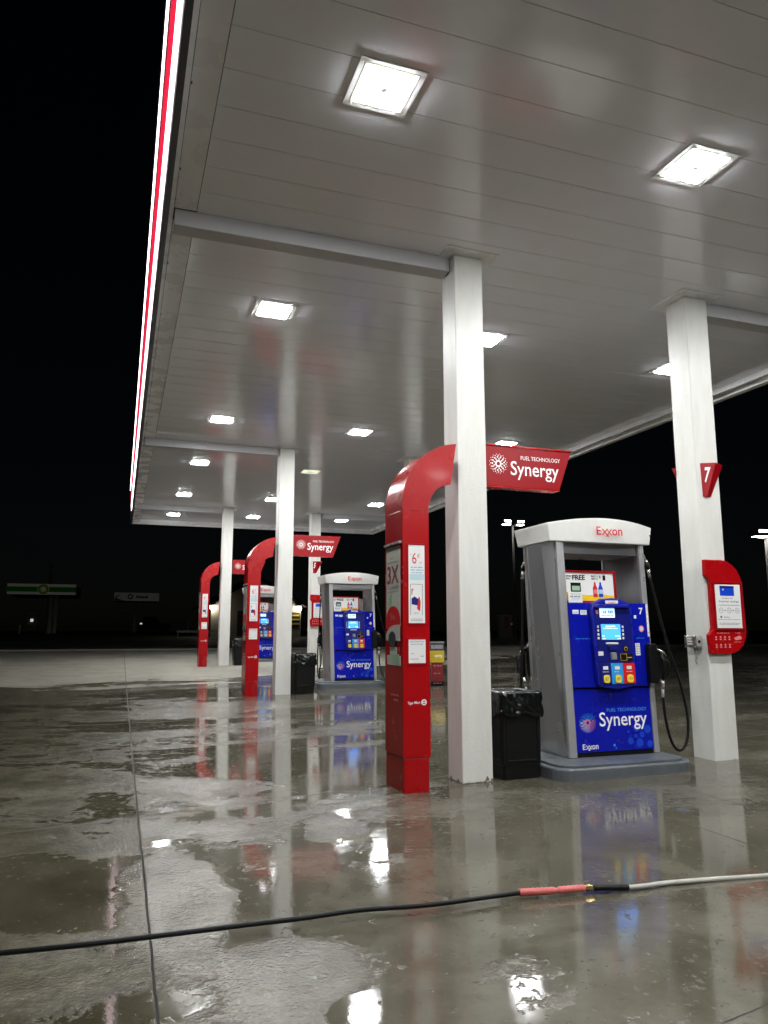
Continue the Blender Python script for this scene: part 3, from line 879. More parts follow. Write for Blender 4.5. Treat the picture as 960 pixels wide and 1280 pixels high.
        MB().box(-0.198, -0.172, yk-0.003, yk, 1.60, 1.64).build('sticker', M['pink_text'], co_)
        MB().box(-0.165, 0.105, yk-0.004, yk, 1.318, 1.505).build('screen_surround', M['blue_dark'], co_)
        s_ = MB().box(-0.150, 0.090, yk-0.007, yk-0.0042, 1.33, 1.492).build('screen', M['screen_blue'], co_)
        join_rows([(-0.09, 0.03, 1.465, 0.012), (-0.12, 0.05, 1.445, 0.009), (-0.14, -0.10, 1.365, 0.011), (0.02, 0.08, 1.365, 0.011), (-0.14, -0.10, 1.338, 0.010), (0.05, 0.085, 1.338, 0.010)], M['screen_text'], s_, y=yk-0.0078)
        for xx in (-0.187, 0.122):
            for zz in (1.345, 1.385, 1.425, 1.465):
                MB().box(xx-0.011, xx+0.011, yk-0.007, yk, zz-0.012, zz+0.012).build('soft_key', M['white'], co_, 0.003)
        MB().box(-0.10, 0.05, yk-0.006, yk, 1.283, 1.302).build('receipt_slot', M['white'], co_)
        b = MB(); b.box(-0.085, 0.03, yk-0.025, yk, 1.215, 1.268); b.build('receipt_door', M['blue_dark'], co_, 0.006)
        MB().box(0.108, 0.172, yk-0.008, yk, 1.205, 1.262).build('tap_reader', M['black'], co_, 0.005)
        b = MB(); annulus(b, 0.14, yk-0.009, 1.233, 0.018, 0.021, 16); b.build('tap_mark', M['yellow'], co_)
        k_ = MB().box(-0.212, -0.142, yk-0.006, yk, 1.105, 1.212).build('keypad', M['blue_dark'], co_, 0.003)
        MB().box(-0.208, -0.146, yk-0.009, yk-0.006, 1.165, 1.208).build('sticker', M['paper'], co_)
        # card reader slot (bright metal throat)
        MB().loft([(-0.062, yk-0.002, 1.20), (0.012, yk-0.002, 1.20), (0.022, yk-0.002, 1.12), (-0.050, yk-0.002, 1.12)],
                  [(-0.052, yk-0.030, 1.195), (0.004, yk-0.030, 1.195), (0.012, yk-0.022, 1.13), (-0.040, yk-0.022, 1.13)]).build('card_reader', M['light_metal'], co_, 0.003)
        MB().box(0.062, 0.218, yk-0.009, yk, 1.110, 1.182).build('payment_pad', M['black'], co_, 0.004)
        b = MB()
        for r in ((0.064,0.145,1.178,1.181),(0.064,0.145,1.111,1.114),(0.064,0.067,1.114,1.178),(0.142,0.145,1.114,1.178)):
            b.box(r[0], r[1], yk-0.0105, yk-0.0092, r[2], r[3])
        b.box(0.150, 0.205, yk-0.0105, yk-0.0092, 1.140, 1.146)
        b.build('pad_outline', M['yellow'], co_)
        # grade selectors
        for gi, (x0, x1, mm) in enumerate(((-0.2, -0.062, 'blue_dark'), (-0.060, 0.088, 'blue_light'), (0.090, 0.238, 'red_text'))):
            g = MB().box(x0, x1, yk-0.006, yk, 0.870, 1.085).build('grade_panel', M[mm], co_, 0.002)
            cx_ = (x0+x1)/2
            MB().box(cx_-0.030, cx_+0.030, yk-0.010, yk-0.006, 1.020, 1.055).build('price_tag', M['paper'], g)
            join_rows([(cx_-0.035, cx_+0.035, 0.992, 0.011)], M['white_text'], g, y=yk-0.0068)
            b = MB().xz(rr(cx_-0.034, cx_+0.042, 0.882, 0.965, 0.022, 4), yk-0.017, yk-0.0062).build('grade_button', M['yellow_button'], g, 0.004)
            text(('87', '89', '93')[gi], M['grey_text'], b, cx_-0.016, cx_+0.024, 0.907, yk-0.018, z1=0.940)
        # advert in the bay
        fr = MB()
        for r in ((-0.478, 0.172, 2.045, 2.068), (-0.478, 0.172, 1.722, 1.742), (0.148, 0.172, 1.742, 2.045), (-0.478, -0.466, 1.742, 2.045)):
            fr.box(r[0], r[1], yf+0.02, yf+0.05, r[2], r[3])
        ad = fr.build('advert_frame', M['red_sign'], t)
        yy_ = yf+0.032
        MB().box(-0.465, 0.147, yy_, yy_+0.008, 1.743, 2.044).build('advert_sheet', M['paper'], ad)
        yt = yy_-0.002
        b = MB(); b.xz([(-0.465, 1.745), (0.147, 1.745), (0.147, 1.80), (0.0, 1.812), (-0.2, 1.80), (-0.465, 1.835)], yt, yt+0.0015); b.build('yellow_band', M['yellow'], ad)
        text('FREE', M['black'], ad, -0.375, -0.215, 1.965, yt-0.001, z1=2.018, bold=0.03)
        join_rows([(-0.45, -0.39, 1.998, 0.018), (-0.45, -0.39, 1.970, 0.018)], M['black'], ad, y=yt-0.001)
        text('BUY 1', M['black'], ad, -0.135, -0.055, 1.998, yt-0.001, z1=2.018, bold=0.03)
        text('GET 2', M['black'], ad, -0.135, -0.055, 1.970, yt-0.001, z1=1.990, bold=0.03)
        text('$', M['black'], ad, -0.035, -0.015, 1.985, yt-0.001, z1=2.018, bold=0.02)
        text('1', M['black'], ad, 0.02-0.01, 0.045, 1.965, yt-0.001, z1=2.022, bold=0.04)
        MB().box(-0.40, -0.275, yt-0.001, yt+0.001, 1.835, 1.935).build('phone_picture', M['black'], ad)
        MB().box(-0.385, -0.29, yt-0.002, yt-0.0012, 1.85, 1.90).build('phone_picture', M['green_pale'], ad)
        for bx, mm in ((-0.095, 'red_text'), (-0.025, 'blue_bubble')):
            MB().xz([(bx-0.026,1.785),(bx+0.026,1.785),(bx+0.028,1.88),(bx+0.012,1.915),(bx+0.010,1.945),(bx-0.010,1.945),(bx-0.012,1.915),(bx-0.028,1.88)], yt-0.002, yt).build('bottle_picture', M[mm], ad)
            MB().box(bx-0.024, bx+0.024, yt-0.003, yt-0.0022, 1.82, 1.865).build('bottle_label', M['pink_text' if mm == 'red_text' else 'teal_pale'], ad)
        cd = MB().box(-0.46, -0.285, yf-0.004, yf+0.0, 1.715, 1.835).build('notice_card', M['paper'], t)
        join_rows([(-0.435, -0.31, 1.775, 0.020)], M['grey_text'], cd, y=yf-0.0052)
        join_rows([(-0.43, -0.30, 1.808, 0.008), (-0.41, -0.32, 1.755, 0.008)], M['teal_text'], cd, y=yf-0.0052)
        # header print
        fuel_name(-0.13, 0.20, 2.445, 2.535, -YC-0.122, M['red_text'], t)
        b = MB(); b.face([(0.585, -YC-0.075, 2.475), (0.615, -YC-0.068, 2.48), (0.602, -YC-0.072, 2.445)]); b.build('corner_mark', M['darkmetal'], t)
        # nozzle boot, nozzle and hose
        bt = MB().xz([(0.435, 0.87), (0.535, 0.86), (0.56, 0.92), (0.565, 1.24), (0.53, 1.288), (0.455, 1.285), (0.44, 1.24)], yf-0.11, yf-0.0305).build('nozzle_boot', M['black'], t, 0.012)
        nz_ = MB()
        nz_.tube([(0.585, yf-0.10, 1.20), (0.600, yf-0.125, 1.10), (0.610, yf-0.11, 1.0), (0.605, yf-0.09, 0.90)], [0.022, 0.032, 0.030, 0.022], 12)
        nz_.tube([(0.585, yf-0.10, 1.20), (0.545, yf-0.10, 1.235), (0.49, yf-0.09, 1.18)], [0.020, 0.017, 0.012], 10)
        nz_.tube([(0.640, yf-0.12, 1.13), (0.672, yf-0.13, 1.07), (0.668, yf-0.12, 0.98), (0.625, yf-0.10, 0.90)], 0.008, 8)
        nz_.build('nozzle', M['black'], t, 0, True)
        b = MB(); b.tube([(0.535, yf-0.115, 1.225), (0.60, yf-0.135, 1.19), (0.625, yf-0.135, 1.15)], [0.012, 0.014, 0.010], 8)
        b.tube([(0.604, yf-0.085, 0.90), (0.600, yf-0.075, 0.80)], [0.021, 0.017], 12)
        b.build('nozzle_fitting', M['steel'], t, 0, True)
        b = MB(); b.tube([(0.600, yf-0.075, 0.80), (0.597, yf-0.07, 0.71)], [0.015, 0.015], 12); b.build('swivel', M['light_metal'], t, 0, True)
        b = MB(); b.tube(spline([(0.505, yf+0.02, 2.372), (0.535, yf-0.01, 2.27), (0.565, yf-0.02, 2.19)], 5), 0.009, 8); b.build('whip_hose', M['grey_metal'], t, 0, True)
        b = MB(); b.tube([(0.563, yf-0.02, 2.20), (0.570, yf-0.02, 2.165)], [0.016, 0.020], 12)
        b.tube([(0.582, yf-0.02, 2.10), (0.590, yf-0.02, 2.055), (0.598, yf-0.02, 2.01)], [0.020, 0.014, 0.018], 12); b.build('coupling', M['steel'], t, 0, True)
        b = MB(); b.tube([(0.570, yf-0.02, 2.165), (0.576, yf-0.02, 2.13), (0.582, yf-0.02, 2.10)], [0.026, 0.028, 0.026], 12); b.build('breakaway', M['black'], t, 0, True)
        b = MB(); b.tube(spline([(0.598, yf-0.02, 2.02), (0.60+0.055*swing, yf-0.02, 1.72), (0.60+0.165*swing, yf-0.02, 1.25), (0.60+0.275*swing, yf-0.03, 0.86), (0.60+0.332*swing, yf-0.03, 0.52), (0.60+0.305*swing, yf-0.04, 0.285), (0.60+0.22*swing, yf-0.05, 0.165), (0.60+0.125*swing, yf-0.06, 0.165), (0.645, yf-0.07, 0.30), (0.605, yf-0.07, 0.52), (0.597, yf-0.07, 0.72)], 8), 0.0155, 10)
        b.build('hose', M['black_rubber'], t, 0, True)
        return [o for o in C.objects if o.name not in before]
    new = face(1, '7')
    back = face(1, '8', 0.30)
    rot = Matrix.Rotation(math.pi, 4, 'Z')
    for o in back: o.data.transform(rot)
    # the slight lean of the whole cabinet (plinth stays level)
    sh = Matrix.Identity(4); sh[0][2] = -0.033; sh[0][3] = 0.033*0.13
    for o in [c for c in all_below(t)]:
        if not o.name.startswith('plinth'): o.data.transform(sh)
    bpy.data.objects.remove(body)
    return t
def all_below(o):
    out = []
    for c in o.children:
        out.append(c); out += all_below(c)
    return out
pump0 = make_pump()
plabs = ['nearest and largest fuel pump, blue and grey, wearing the white number 7',
         'second fuel pump, blue and grey, between the middle arch sign and the nearest one',
         'farthest fuel pump, mostly hidden behind the column of the middle arch sign']
for i in range(3):
    t = pump0 if i == 0 else copy_tree(pump0)
    dy = ROW[i]-ROW[0]
    dx = (0, -0.05, -0.16)[i]
    dy += (0, 1.05, 1.5)[i]; dx += (0, 0.27, -0.06)[i]
    t.location = (5.0+dx, 7.22+dy, gz(5, 7.2+dy)-0.005 - (0, 0.0, 0.06)[i])
    t['label'] = plabs[i]

# ------------------------------------------------------------ waste bins
def make_bin():
    t = thing('trash_bin', (0, 0, 0), '', 'trash bin', 'black square trash bins beside the columns')
    W = 0.215
    def sq(w, z, r=0.03, n=4):
        p = []
        for cx_, cy_, a in ((w-r, w-r, 0), (-w+r, w-r, 90), (-w+r, -w+r, 180), (w-r, -w+r, 270)):
            p += [(cx_ + r*math.cos(R(a+90*i/n)), cy_ + r*math.sin(R(a+90*i/n)), z) for i in range(n+1)]
        return p
    MB().loft(sq(W-0.012, 0.0), sq(W-0.008, 0.13)).build('base', M['bin'], t, 0.004)
    b = MB(); b.loft(sq(W-0.004, 0.131), sq(W, 0.14)); b.loft(sq(W, 0.1405), sq(W+0.006, 0.78)); b.build('body', M['bin'], t, 0)
    b = MB()
    for ax in range(4):
        m_ = Matrix.Rotation(math.pi/2*ax, 3, 'Z')
        pts = []
        for (u_, v_) in ((-0.15, 0.19), (0.15, 0.19), (0.155, 0.72), (-0.155, 0.72)):
            pts.append((u_, v_))
        for (a0, a1, b0, b1) in ((-0.165, 0.165, 0.172, 0.186), (-0.168, 0.168, 0.72, 0.735)):
            vs = [m_ @ Vector(p) for p in ((a0, -W-0.008, b0), (a1, -W-0.008, b0), (a1, -W-0.008, b1), (a0, -W-0.008, b1))]
            vi = [m_ @ Vector(p) for p in ((a0, -W+0.01, b0), (a1, -W+0.01, b0), (a1, -W+0.01, b1), (a0, -W+0.01, b1))]
            b.loft(vs, vi)
        for s_ in (-1, 1):
            a0, a1 = sorted((s_*0.165, s_*0.179))
            vs = [m_ @ Vector(p) for p in ((a0, -W-0.010, 0.172), (a1, -W-0.010, 0.172), (a1, -W-0.012, 0.735), (a0, -W-0.012, 0.735))]
            vi = [m_ @ Vector(p) for p in ((a0, -W+0.01, 0.172), (a1, -W+0.01, 0.172), (a1, -W+0.01, 0.735), (a0, -W+0.01, 0.735))]
            b.loft(vs, vi)
    b.build('panel_ribs', M['bin'], t, 0.003)
    # square rim, open in the middle
    b = MB()
    o_, i_ = W+0.018, W-0.055
    for (x0, x1, y0, y1) in ((-o_, o_, -o_, -i_), (-o_, o_, i_, o_), (-o_, -i_, -i_, i_), (i_, o_, -i_, i_)):
        b.box(x0, x1, y0, y1, 0.805, 0.835)
    b.build('rim', M['bin'], t, 0.006)
    # crumpled liner folded over the rim
    bm = bmesh.new(); rings = []
    N = 260
    prof = [(i_-0.03, 0.60), (i_-0.01, 0.74), (i_, 0.835), (i_+0.02, 0.846), (o_-0.01, 0.846), (o_+0.008, 0.832), (o_+0.012, 0.80),
            (o_+0.012, 0.77), (o_+0.012, 0.74), (o_+0.014, 0.71), (o_+0.014, 0.685), (o_+0.016, 0.665), (o_+0.010, 0.65)]
    fine = []
    for k in range(len(prof)-1):
        for q_ in range(3): fine.append((prof[k][0]+(prof[k+1][0]-prof[k][0])*q_/3, prof[k][1]+(prof[k+1][1]-prof[k][1])*q_/3))
    fine.append(prof[-1])
    for k, (w, z) in enumerate(fine):
        ring = []
        for i in range(N):
            a = 2*math.pi*i/N
            e = (abs(math.cos(a))**9 + abs(math.sin(a))**9)**(-1/9)
            x, y = w*e*math.cos(a), w*e*math.sin(a)
            f = max(0, k/3-4)/8
            nn = noise.noise(Vector((x*9, y*9, z*5)))
            n2 = noise.noise(Vector((x*24+3, y*24, z*11)))
            fold = abs(noise.noise(Vector((x*9+z*12, y*9-z*9, z*4))))*2
            d = 0.004*n2*(0.5+f) + 0.02*abs(nn)*f + 0.013*(0.6-fold)*min(1, f*3)
            hem = (0.045*noise.noise(Vector((x*6, y*6, 5))) - 0.02)*f*f*2
            zz = z + hem + 0.003*n2
            ring.append(bm.verts.new((x*(1+d/w), y*(1+d/w), zz)))
        rings.append(ring)
    for k in range(len(rings)-1):
        for i in range(N):
            bm.faces.new((rings[k][i], rings[k][(i+1) % N], rings[k+1][(i+1) % N], rings[k+1][i]))
    me = bpy.data.meshes.new('bag'); bm.to_mesh(me); bm.free()
    for p in me.polygons: p.use_smooth = True
    me.materials.append(M['bag'])
    o = bpy.data.objects.new('bag', me); C.objects.link(o); o.parent = t
    MB().box(-i_+0.01, i_-0.01, -i_+0.01, i_-0.01, 0.55, 0.60).build('bin_inside', M['black'], t)
    return t
bin0 = make_bin()
blabs = ['nearest black trash bin with a loose liner, between the near column and pump 7',
         'black trash bin beside the column of the middle arch sign, left of the second pump',
         'farthest black trash bin, between the farthest column and the middle arch sign']
for i, (x, y, rz) in enumerate(((3.815, 6.97, 0.0), (3.74, 15.95, 0.05), (3.70, 24.6, 0.0))):
    t = bin0 if i == 0 else copy_tree(bin0)
    t.location = (x, y, gz(x, y)-0.003); t.rotation_euler.z = rz
    t['label'] = blabs[i]

# ------------------------------------------------------------ things fixed to the right column
def promo(loc, label):
    t = thing('promo_sign', (6.45, 6.77, 0), label, 'sign', 'red rounded promo signs on the right columns')
    B = (6.45, 6.77, 0)
    out = [(6.19, 2.25), (6.42, 2.25), (6.50, 2.24), (6.57, 2.20), (6.63, 2.15), (6.67, 2.08), (6.70, 2.00), (6.705, 1.95), (6.715, 1.45), (6.70, 1.37), (6.655, 1.29), (6.59, 1.235), (6.52, 1.21), (6.45, 1.20), (6.195, 1.20), (6.18, 1.41), (6.235, 1.46), (6.245, 1.50), (6.245, 1.98), (6.235, 2.02), (6.185, 2.07)]
    b_ = MB(B).xz(out, 6.725, 6.777).build('sign_plate', M['red'], t, 0.006)
    fr = MB(B)
    for r in ((6.27, 6.69, 1.985, 1.998), (6.27, 6.69, 1.462, 1.474)):
        fr.box(r[0], r[1], 6.712, 6.7245, r[2], r[3])
    for r in ((6.272, 6.292, 1.475, 1.984), (6.668, 6.69, 1.475, 1.984)):
        fr.box(r[0], r[1], 6.714, 6.7245, r[2], r[3])
    fr.build('poster_frame', M['red_sign'], t, 0.003)
    p = MB(B).box(6.30, 6.655, 6.719, 6.7245, 1.485, 1.972).build('poster', M['paper'], t)
    y = 6.7175-B[1]; x0 = 6.30-B[0]
    c = MB().box(x0+0.065, x0+0.265, y-0.0005, y+0.001, 1.845, 1.955).build('card_picture', M['blue_bubble'], p)
    MB().box(x0+0.10, x0+0.12, y-0.002, y-0.0008, 1.905, 1.925).build('card_chip', M['teal_pale'], p)
    MB().box(x0+0.065, x0+0.265, y-0.002, y-0.0008, 1.935, 1.955).build('card_stripe', M['blue_dark'], p)
    text('Smarter savings', M['grey_text'], p, x0+0.04, x0+0.325, 1.765, y, z1=1.795, bold=0.01)
    join_rows([(x0+0.09, x0+0.24, 1.812, 0.012), (x0+0.03, x0+0.33, 1.735, 0.010), (x0+0.10, x0+0.2, 1.60, 0.012), (x0+0.02, x0+0.34, 1.575, 0.009), (x0+0.03, x0+0.32, 1.535, 0.010), (x0+0.03, x0+0.32, 1.520, 0.009)], M['grey_text'], p, y=y)
    b = MB()
    for cx_ in (0.065, 0.18, 0.295): annulus(b, x0+cx_, y, 1.68, 0.027, 0.031, 16)
    for cx_ in (0.12, 0.235): b.box(x0+cx_-0.010, x0+cx_+0.010, y, y+0.001, 1.677, 1.683); b.box(x0+cx_-0.003, x0+cx_+0.003, y-0.0004, y+0.001, 1.670, 1.690)
    b.build('coin_marks', M['grey_text'], p)
    for cx_, s_ in ((0.065, '10'), (0.18, '10'), (0.295, '5')):
        text(s_, M['grey_text'], p, x0+cx_-0.014, x0+cx_+0.014, 1.671, y-0.0005, z1=1.690)
    b = MB(); b.disc_y(x0+0.06, y, 1.608, 0.014, 10); b.build('seal', M['grey_text'], p)
    # rows of little white symbols on the foot
    yb_ = 6.7235-B[1]
    join_rows([(-0.16, 0.02, 1.425, 0.012)], M['pink_text'], b_, y=yb_)
    b = MB()
    for r_ in range(2):
        for k in range(4):
            cx_ = -0.185 + 0.062*k + 0.008; cz = 1.385 - 0.085*r_
            b.disc_y(cx_, yb_, cz, 0.012, 8); b.box(cx_-0.013, cx_+0.013, yb_, yb_+0.0008, cz-0.032, cz-0.018)
    b.xz([(0.075, 1.375), (0.15, 1.40), (0.19, 1.385), (0.18, 1.36), (0.10, 1.35)], yb_, yb_+0.0008)
    b.build('symbols', M['pink_text'], b_)
    join_rows([(0.10, 0.17, 1.425, 0.010), (0.08, 0.18, 1.325, 0.012)], M['pink_text'], b_, y=yb_)
    t.location = loc
    return t
pr0 = promo((6.45, 6.77, 0.0), 'red rounded sign with a white poster, fixed to the near right column')
t = copy_tree(pr0); t.location = (6.45-0.16-0.07, 6.77+17.72, gz(6.3, 24.5)); t['label'] = 'small red sign with white poster on the far right column, left of the second pump'

def wedge(side, number, label, loc):
    t = thing('number_sign', (0, 0, 0), label, 'sign', 'red wedge number signs on the columns')
    # plan: flat against the column at y=0, ridge sticks out towards -y; long on top, short at the foot
    A = [(-0.135, 0, 0.40), (0.205, 0, 0.40), (0.02, -0.085, 0.40)]
    Bt = [(-0.125, 0, 0.0), (-0.005, 0, 0.0), (-0.0785, -0.0255, 0.0)]
    b = MB(); b.loft(Bt, A); w = b.build('wedge', M['red_sign'], t, 0.006)
    # number on the left-hand face
    p0, p1 = Vector(A[0]), Vector(A[2]); q0 = Vector(Bt[0]); q1 = Vector(Bt[2])
    o = text(number, M['white_text'], w, 0, 1, 0, 0, z1=1, bold=0.03)
    nrm = (p1-p0).cross(q0-p0).normalized()
    if nrm.y > 0: nrm = -nrm
    for v in o.data.vertices:
        a, c = 0.32+0.40*v.co.x, 0.42+0.45*(v.co.z-0)      # across, up
        L_ = q0.lerp(p0, c); R_ = q1.lerp(p1, c)
        v.co = L_.lerp(R_, a) + nrm*0.003
    t.location = loc; t.rotation_euler = (0, 0, 0 if side > 0 else math.pi)
    return t
wedge(1, '7', 'red wedge sign with a white 7 on the front of the near right column', (6.395, 6.778, 2.98))
wedge(-1, '8', 'red wedge number sign peeking out behind the left side of the near right column', (6.34, 7.112, 2.98))
w3 = wedge(1, '5', 'tiny red number sign on the farthest right column, left of the second pump', (6.395-0.23, ROW[2]-0.002, 2.98+0.4))

t = thing('call_box', (6.20, 6.95, 1.27), 'small grey metal call box on the left side of the near right column', 'call box')
B = (6.20, 6.95, 1.27)
b_ = MB(B).box(6.10, 6.198, 6.86, 7.03, 1.27, 1.40).build('housing', M['steel'], t, 0.006)
MB(B).box(6.115, 6.185, 6.852, 6.859, 1.285, 1.385).build('front_plate', M['light_metal'], t, 0.002)
MB(B).tube([(6.15, 6.845, 1.335), (6.15, 6.852, 1.335)], 0.016, 12).build('button', M['black'], t)
b = MB(B)
for k in range(3): b.box(6.0945, 6.0995, 6.90, 6.98, 1.30+0.03*k, 1.315+0.03*k)
b.build('label_strip', M['paper'], t)
MB(B).tube([(6.17, 6.95, 1.27), (6.17, 6.95, 1.12), (6.195, 6.95, 1.08)], 0.006, 8).build('conduit', M['light_metal'], t)

# ------------------------------------------------------------ yellow and red service box by the second island
xx, yy = 7.04, 16.36
gzz = gz(xx, yy)
t = thing('vending_box', (xx, yy, gzz), 'narrow upright box with yellow top and dark red door, between the near arch and column', 'vending box', rz=-0.35)
MB().box(-0.145, 0.145, -0.12, 0.12, 0.0, 0.10).build('foot', M['black'], t, 0.01)
MB().box(-0.135, 0.135, -0.11, 0.11, 0.10, 0.52).build('door', M['box_red'], t, 0.006)
bx_ = MB().box(-0.165, 0.165, -0.13, 0.13, 0.525, 0.80).build('sign_panel', M['box_yellow'], t, 0.008)
MB().box(-0.16, 0.16, -0.12, 0.12, 0.805, 0.98).build('head', M['darkmetal'], t, 0.008)
MB().box(-0.17, 0.17, -0.13, 0.13, 0.982, 1.0).build('lid', M['far_grey'], t, 0.005)
MB().box(-0.14, 0.14, -0.123, -0.1205, 0.84, 0.93).build('window', M['grey_metal'], t)
text('only', M['white_text'], bx_, -0.06, 0.13, 0.63, -0.132, z1=0.72, bold=0.02)
join_rows([(-0.08, 0.10, 0.44, 0.03), (-0.08, 0.06, 0.27, 0.03), (-0.1, 0.1, 0.05, 0.02)], M['pink_text'], t, y=-0.1225)

# ------------------------------------------------------------ hose lying across the forecourt
hz = 0.014
t = thing('washdown_hose', (2.2, 3.92, 0), 'long hose lying across the wet concrete, black at left, grey at right', 'hose')
B = (2.2, 3.92, 0)
b = MB(B); b.tube(spline([(-1.6, 4.12, hz), (-0.9, 4.05, hz), (-0.43, 4.01, hz), (-0.1, 3.985, hz), (0.26, 3.975, hz), (0.64, 3.972, hz), (0.96, 3.965, hz), (1.26, 3.975, hz), (1.6, 3.925, hz), (1.92, 3.925, hz), (2.19, 3.92, hz+0.004)], 6), 0.0125, 10)
b.build('black_hose', M['black_rubber'], t, 0, True)
gp = [(2.17, 3.923, hz+0.004), (2.36, 3.885, hz+0.005), (2.55, 3.862, hz+0.005)]
pts = spline(gp, 22); rs = [0.0185 + 0.0028*(i % 3 == 0) for i in range(len(pts))]
rs[24] = rs[25] = 0.013
b = MB(B); b.tube(pts, rs, 12); b.build('red_grip', M['pink_rubber'], t, 0, True)
b = MB(B); b.tube([(2.55, 3.862, hz+0.005), (2.565, 3.860, hz+0.005), (2.566, 3.860, hz+0.005), (2.585, 3.857, hz+0.005), (2.586, 3.857, hz+0.005), (2.61, 3.852, hz+0.005)], [0.014, 0.014, 0.019, 0.019, 0.013, 0.013], 6)
b.build('brass_fitting', M['brass'], t)
pts = spline([(2.605, 3.853, hz+0.004), (2.70, 3.825, hz+0.003), (2.80, 3.800, hz+0.002)], 22)
b = MB(B); b.tube(pts, [0.0165 + 0.003*(i % 3 == 0) for i in range(len(pts))], 12); b.build('bend_guard', M['black'], t, 0, True)
b = MB(B); b.tube(spline([(2.79, 3.802, hz), (2.92, 3.792, hz), (3.06, 3.793, hz), (3.29, 3.765, hz), (3.5, 3.735, hz), (3.74, 3.70, hz), (4.2, 3.66, hz), (5.0, 3.60, hz), (6.2, 3.75, hz+0.01)], 6), 0.0135, 10)
b.build('grey_hose', M['grey_hose'], t, 0, True)

# small round drain cap set in the slab
t = MB((4.38, 5.18, gz(4.38, 5.18)))
t.tube([(4.38, 5.18, gz(4.38, 5.18)+0.001), (4.38, 5.18, gz(4.38, 5.18)+0.006)], [0.062, 0.058], 24)
o = t.build('drain_cap', M['darkmetal']); o.location = (4.38, 5.18, gz(4.38, 5.18))
tag(o, 'small dark round drain cap set in the wet concrete before pump 7', 'drain cap')

# ------------------------------------------------------------ lamp poles
def lamp_pole(x, y, h, spread, label, n=2):
    t = thing('lamp_pole', (x, y, gz(x, y)), label, 'lamp pole', 'tall lot lamps glowing in the dark')
    zt = h - gz(x, y)
    MB().tube([(0, 0, -0.2), (0, 0, zt)], [0.09, 0.06], 10).build('pole', M['pole'], t, 0, True)
    MB().box(-spread-0.1, spread+0.1, -0.04, 0.04, zt-0.05, zt+0.02).build('crossarm', M['pole'], t)
    for k in range(n):
        s = (-1, 1)[k]
        hd = MB().box(s*spread-0.26, s*spread+0.26, -0.22, 0.30, zt+0.03, zt+0.30).build('lamp_head', M['pole'], t, 0.02)
        MB().loft([(s*spread-0.20, -0.19, zt+0.0), (s*spread+0.20, -0.19, zt+0.0), (s*spread+0.20, 0.2, zt+0.025), (s*spread-0.20, 0.2, zt+0.025)],
                  [(s*spread-0.22, -0.235, zt+0.25), (s*spread+0.22, -0.235, zt+0.25), (s*spread+0.22, 0.2, zt+0.27), (s*spread-0.22, 0.2, zt+0.27)]).build('lens', M['flood'], hd)
    return t
lamp_pole(22.35, 40, 7.85, 0.45, 'tall lamp pole with two bright heads, seen above the left end of pump 7')
lamp_pole(23.25, 22, 5.0, 0.30, 'lamp pole at the right edge of the photo, beyond the near right column')

# dim pump-like display standing below the twin lamp pole
t = thing('price_stand', (22.3, 41.2, gz(22.3, 41)), 'dim beige and red stand at the foot of the twin lamp pole', 'stand')
MB().box(-0.42, 0.42, -0.2, 0.2, 0.45, 1.75).build('cabinet', M['stand'], t, 0.03)
MB().box(-0.16, 0.16, -0.21, -0.202, 0.95, 1.65).build('front_panel', M['stand_red'], t)
MB().box(-0.5, 0.5, -0.25, 0.25, 0.0, 0.44).build('foot', M['far_dark'], t, 0.02)
b = MB(); b.disc_y(0.33, -0.215, 1.2, 0.07, 12); b.build('round_handle', M['far_white'], t)

# ------------------------------------------------------------ far station across the road (unlit, faint glow added to the fascias)
def brand_flower(x, z, r, y, parent):
    for k, (r0, mm) in enumerate(((r, 'lime_glow'), (r*0.84, 'green_glow'), (r*0.60, 'lime_glow'), (r*0.34, 'fascia_glow'))):
        b = MB(); n = 36
        b.face([(x + r0*(1+0.06*math.cos(12*2*math.pi*i/n*1.0))*math.cos(2*math.pi*i/n), y-0.01*k, z + r0*(1+0.06*math.cos(12*2*math.pi*i/n))*math.sin(2*math.pi*i/n)) for i in range(n)])
        b.build('emblem', M[mm], parent)
g = 1.24
t = thing('far_canopy', (-6.9, 75, g), 'dim green and white striped canopy of another station across the road', 'canopy')
B = (-6.9, 75, g)
MB(B).box(-9.78, -4.02, 75, 84, 4.76, 5.72).build('roof', M['far_dark'], t)
MB(B).box(-9.78, -4.02, 74.97, 74.999, 4.76, 5.72).build('fascia', M['fascia_glow'], t)
MB(B).box(-9.85, -3.98, 74.93, 74.965, 5.0, 5.46).build('green_stripe', M['green_glow'], t)
brand_flower(0.12, 5.24-g, 0.5, -0.1, t)
for xx_ in (-6.15, -5.72): MB(B).box(xx_-0.15, xx_+0.15, 76, 76.3, g, 4.77).build('post', M['far_white'], t)
MB(B).box(-6.6, -6.35, 79, 79.3, g, 4.77).build('post', M['far_white'], t)
def far_pump(x, y, label):
    t = thing('far_fuel_pump', (x, y, g), label, 'fuel pump')
    MB().box(-0.5, 0.45, -0.3, 0.3, 0.0, 0.25).build('base', M['far_dark'], t)
    MB().box(-0.42, 0.42, -0.28, 0.28, 0.25, 0.75).build('lower_panel', M['green'], t, 0.02)
    MB().box(-0.42, 0.42, -0.28, 0.28, 0.76, 1.55).build('cabinet', M['far_grey'], t, 0.02)
    MB().xz([(-0.6, 1.7), (0.5, 1.6), (0.55, 2.0), (-0.55, 2.05)], -0.35, 0.35).build('header', M['green_bright'], t, 0.03)
    MB().box(-0.14, 0.10, -0.29, -0.281, 1.05, 1.30).build('screen', M['small_lamp'], t)
    return t
far_pump(-7.45, 74.4, 'dim green fuel pump under the striped canopy across the road')
t = thing('bollard', (-8.35, 73.5, g), 'single pale bollard left of the dim green pump across the road', 'bollard')
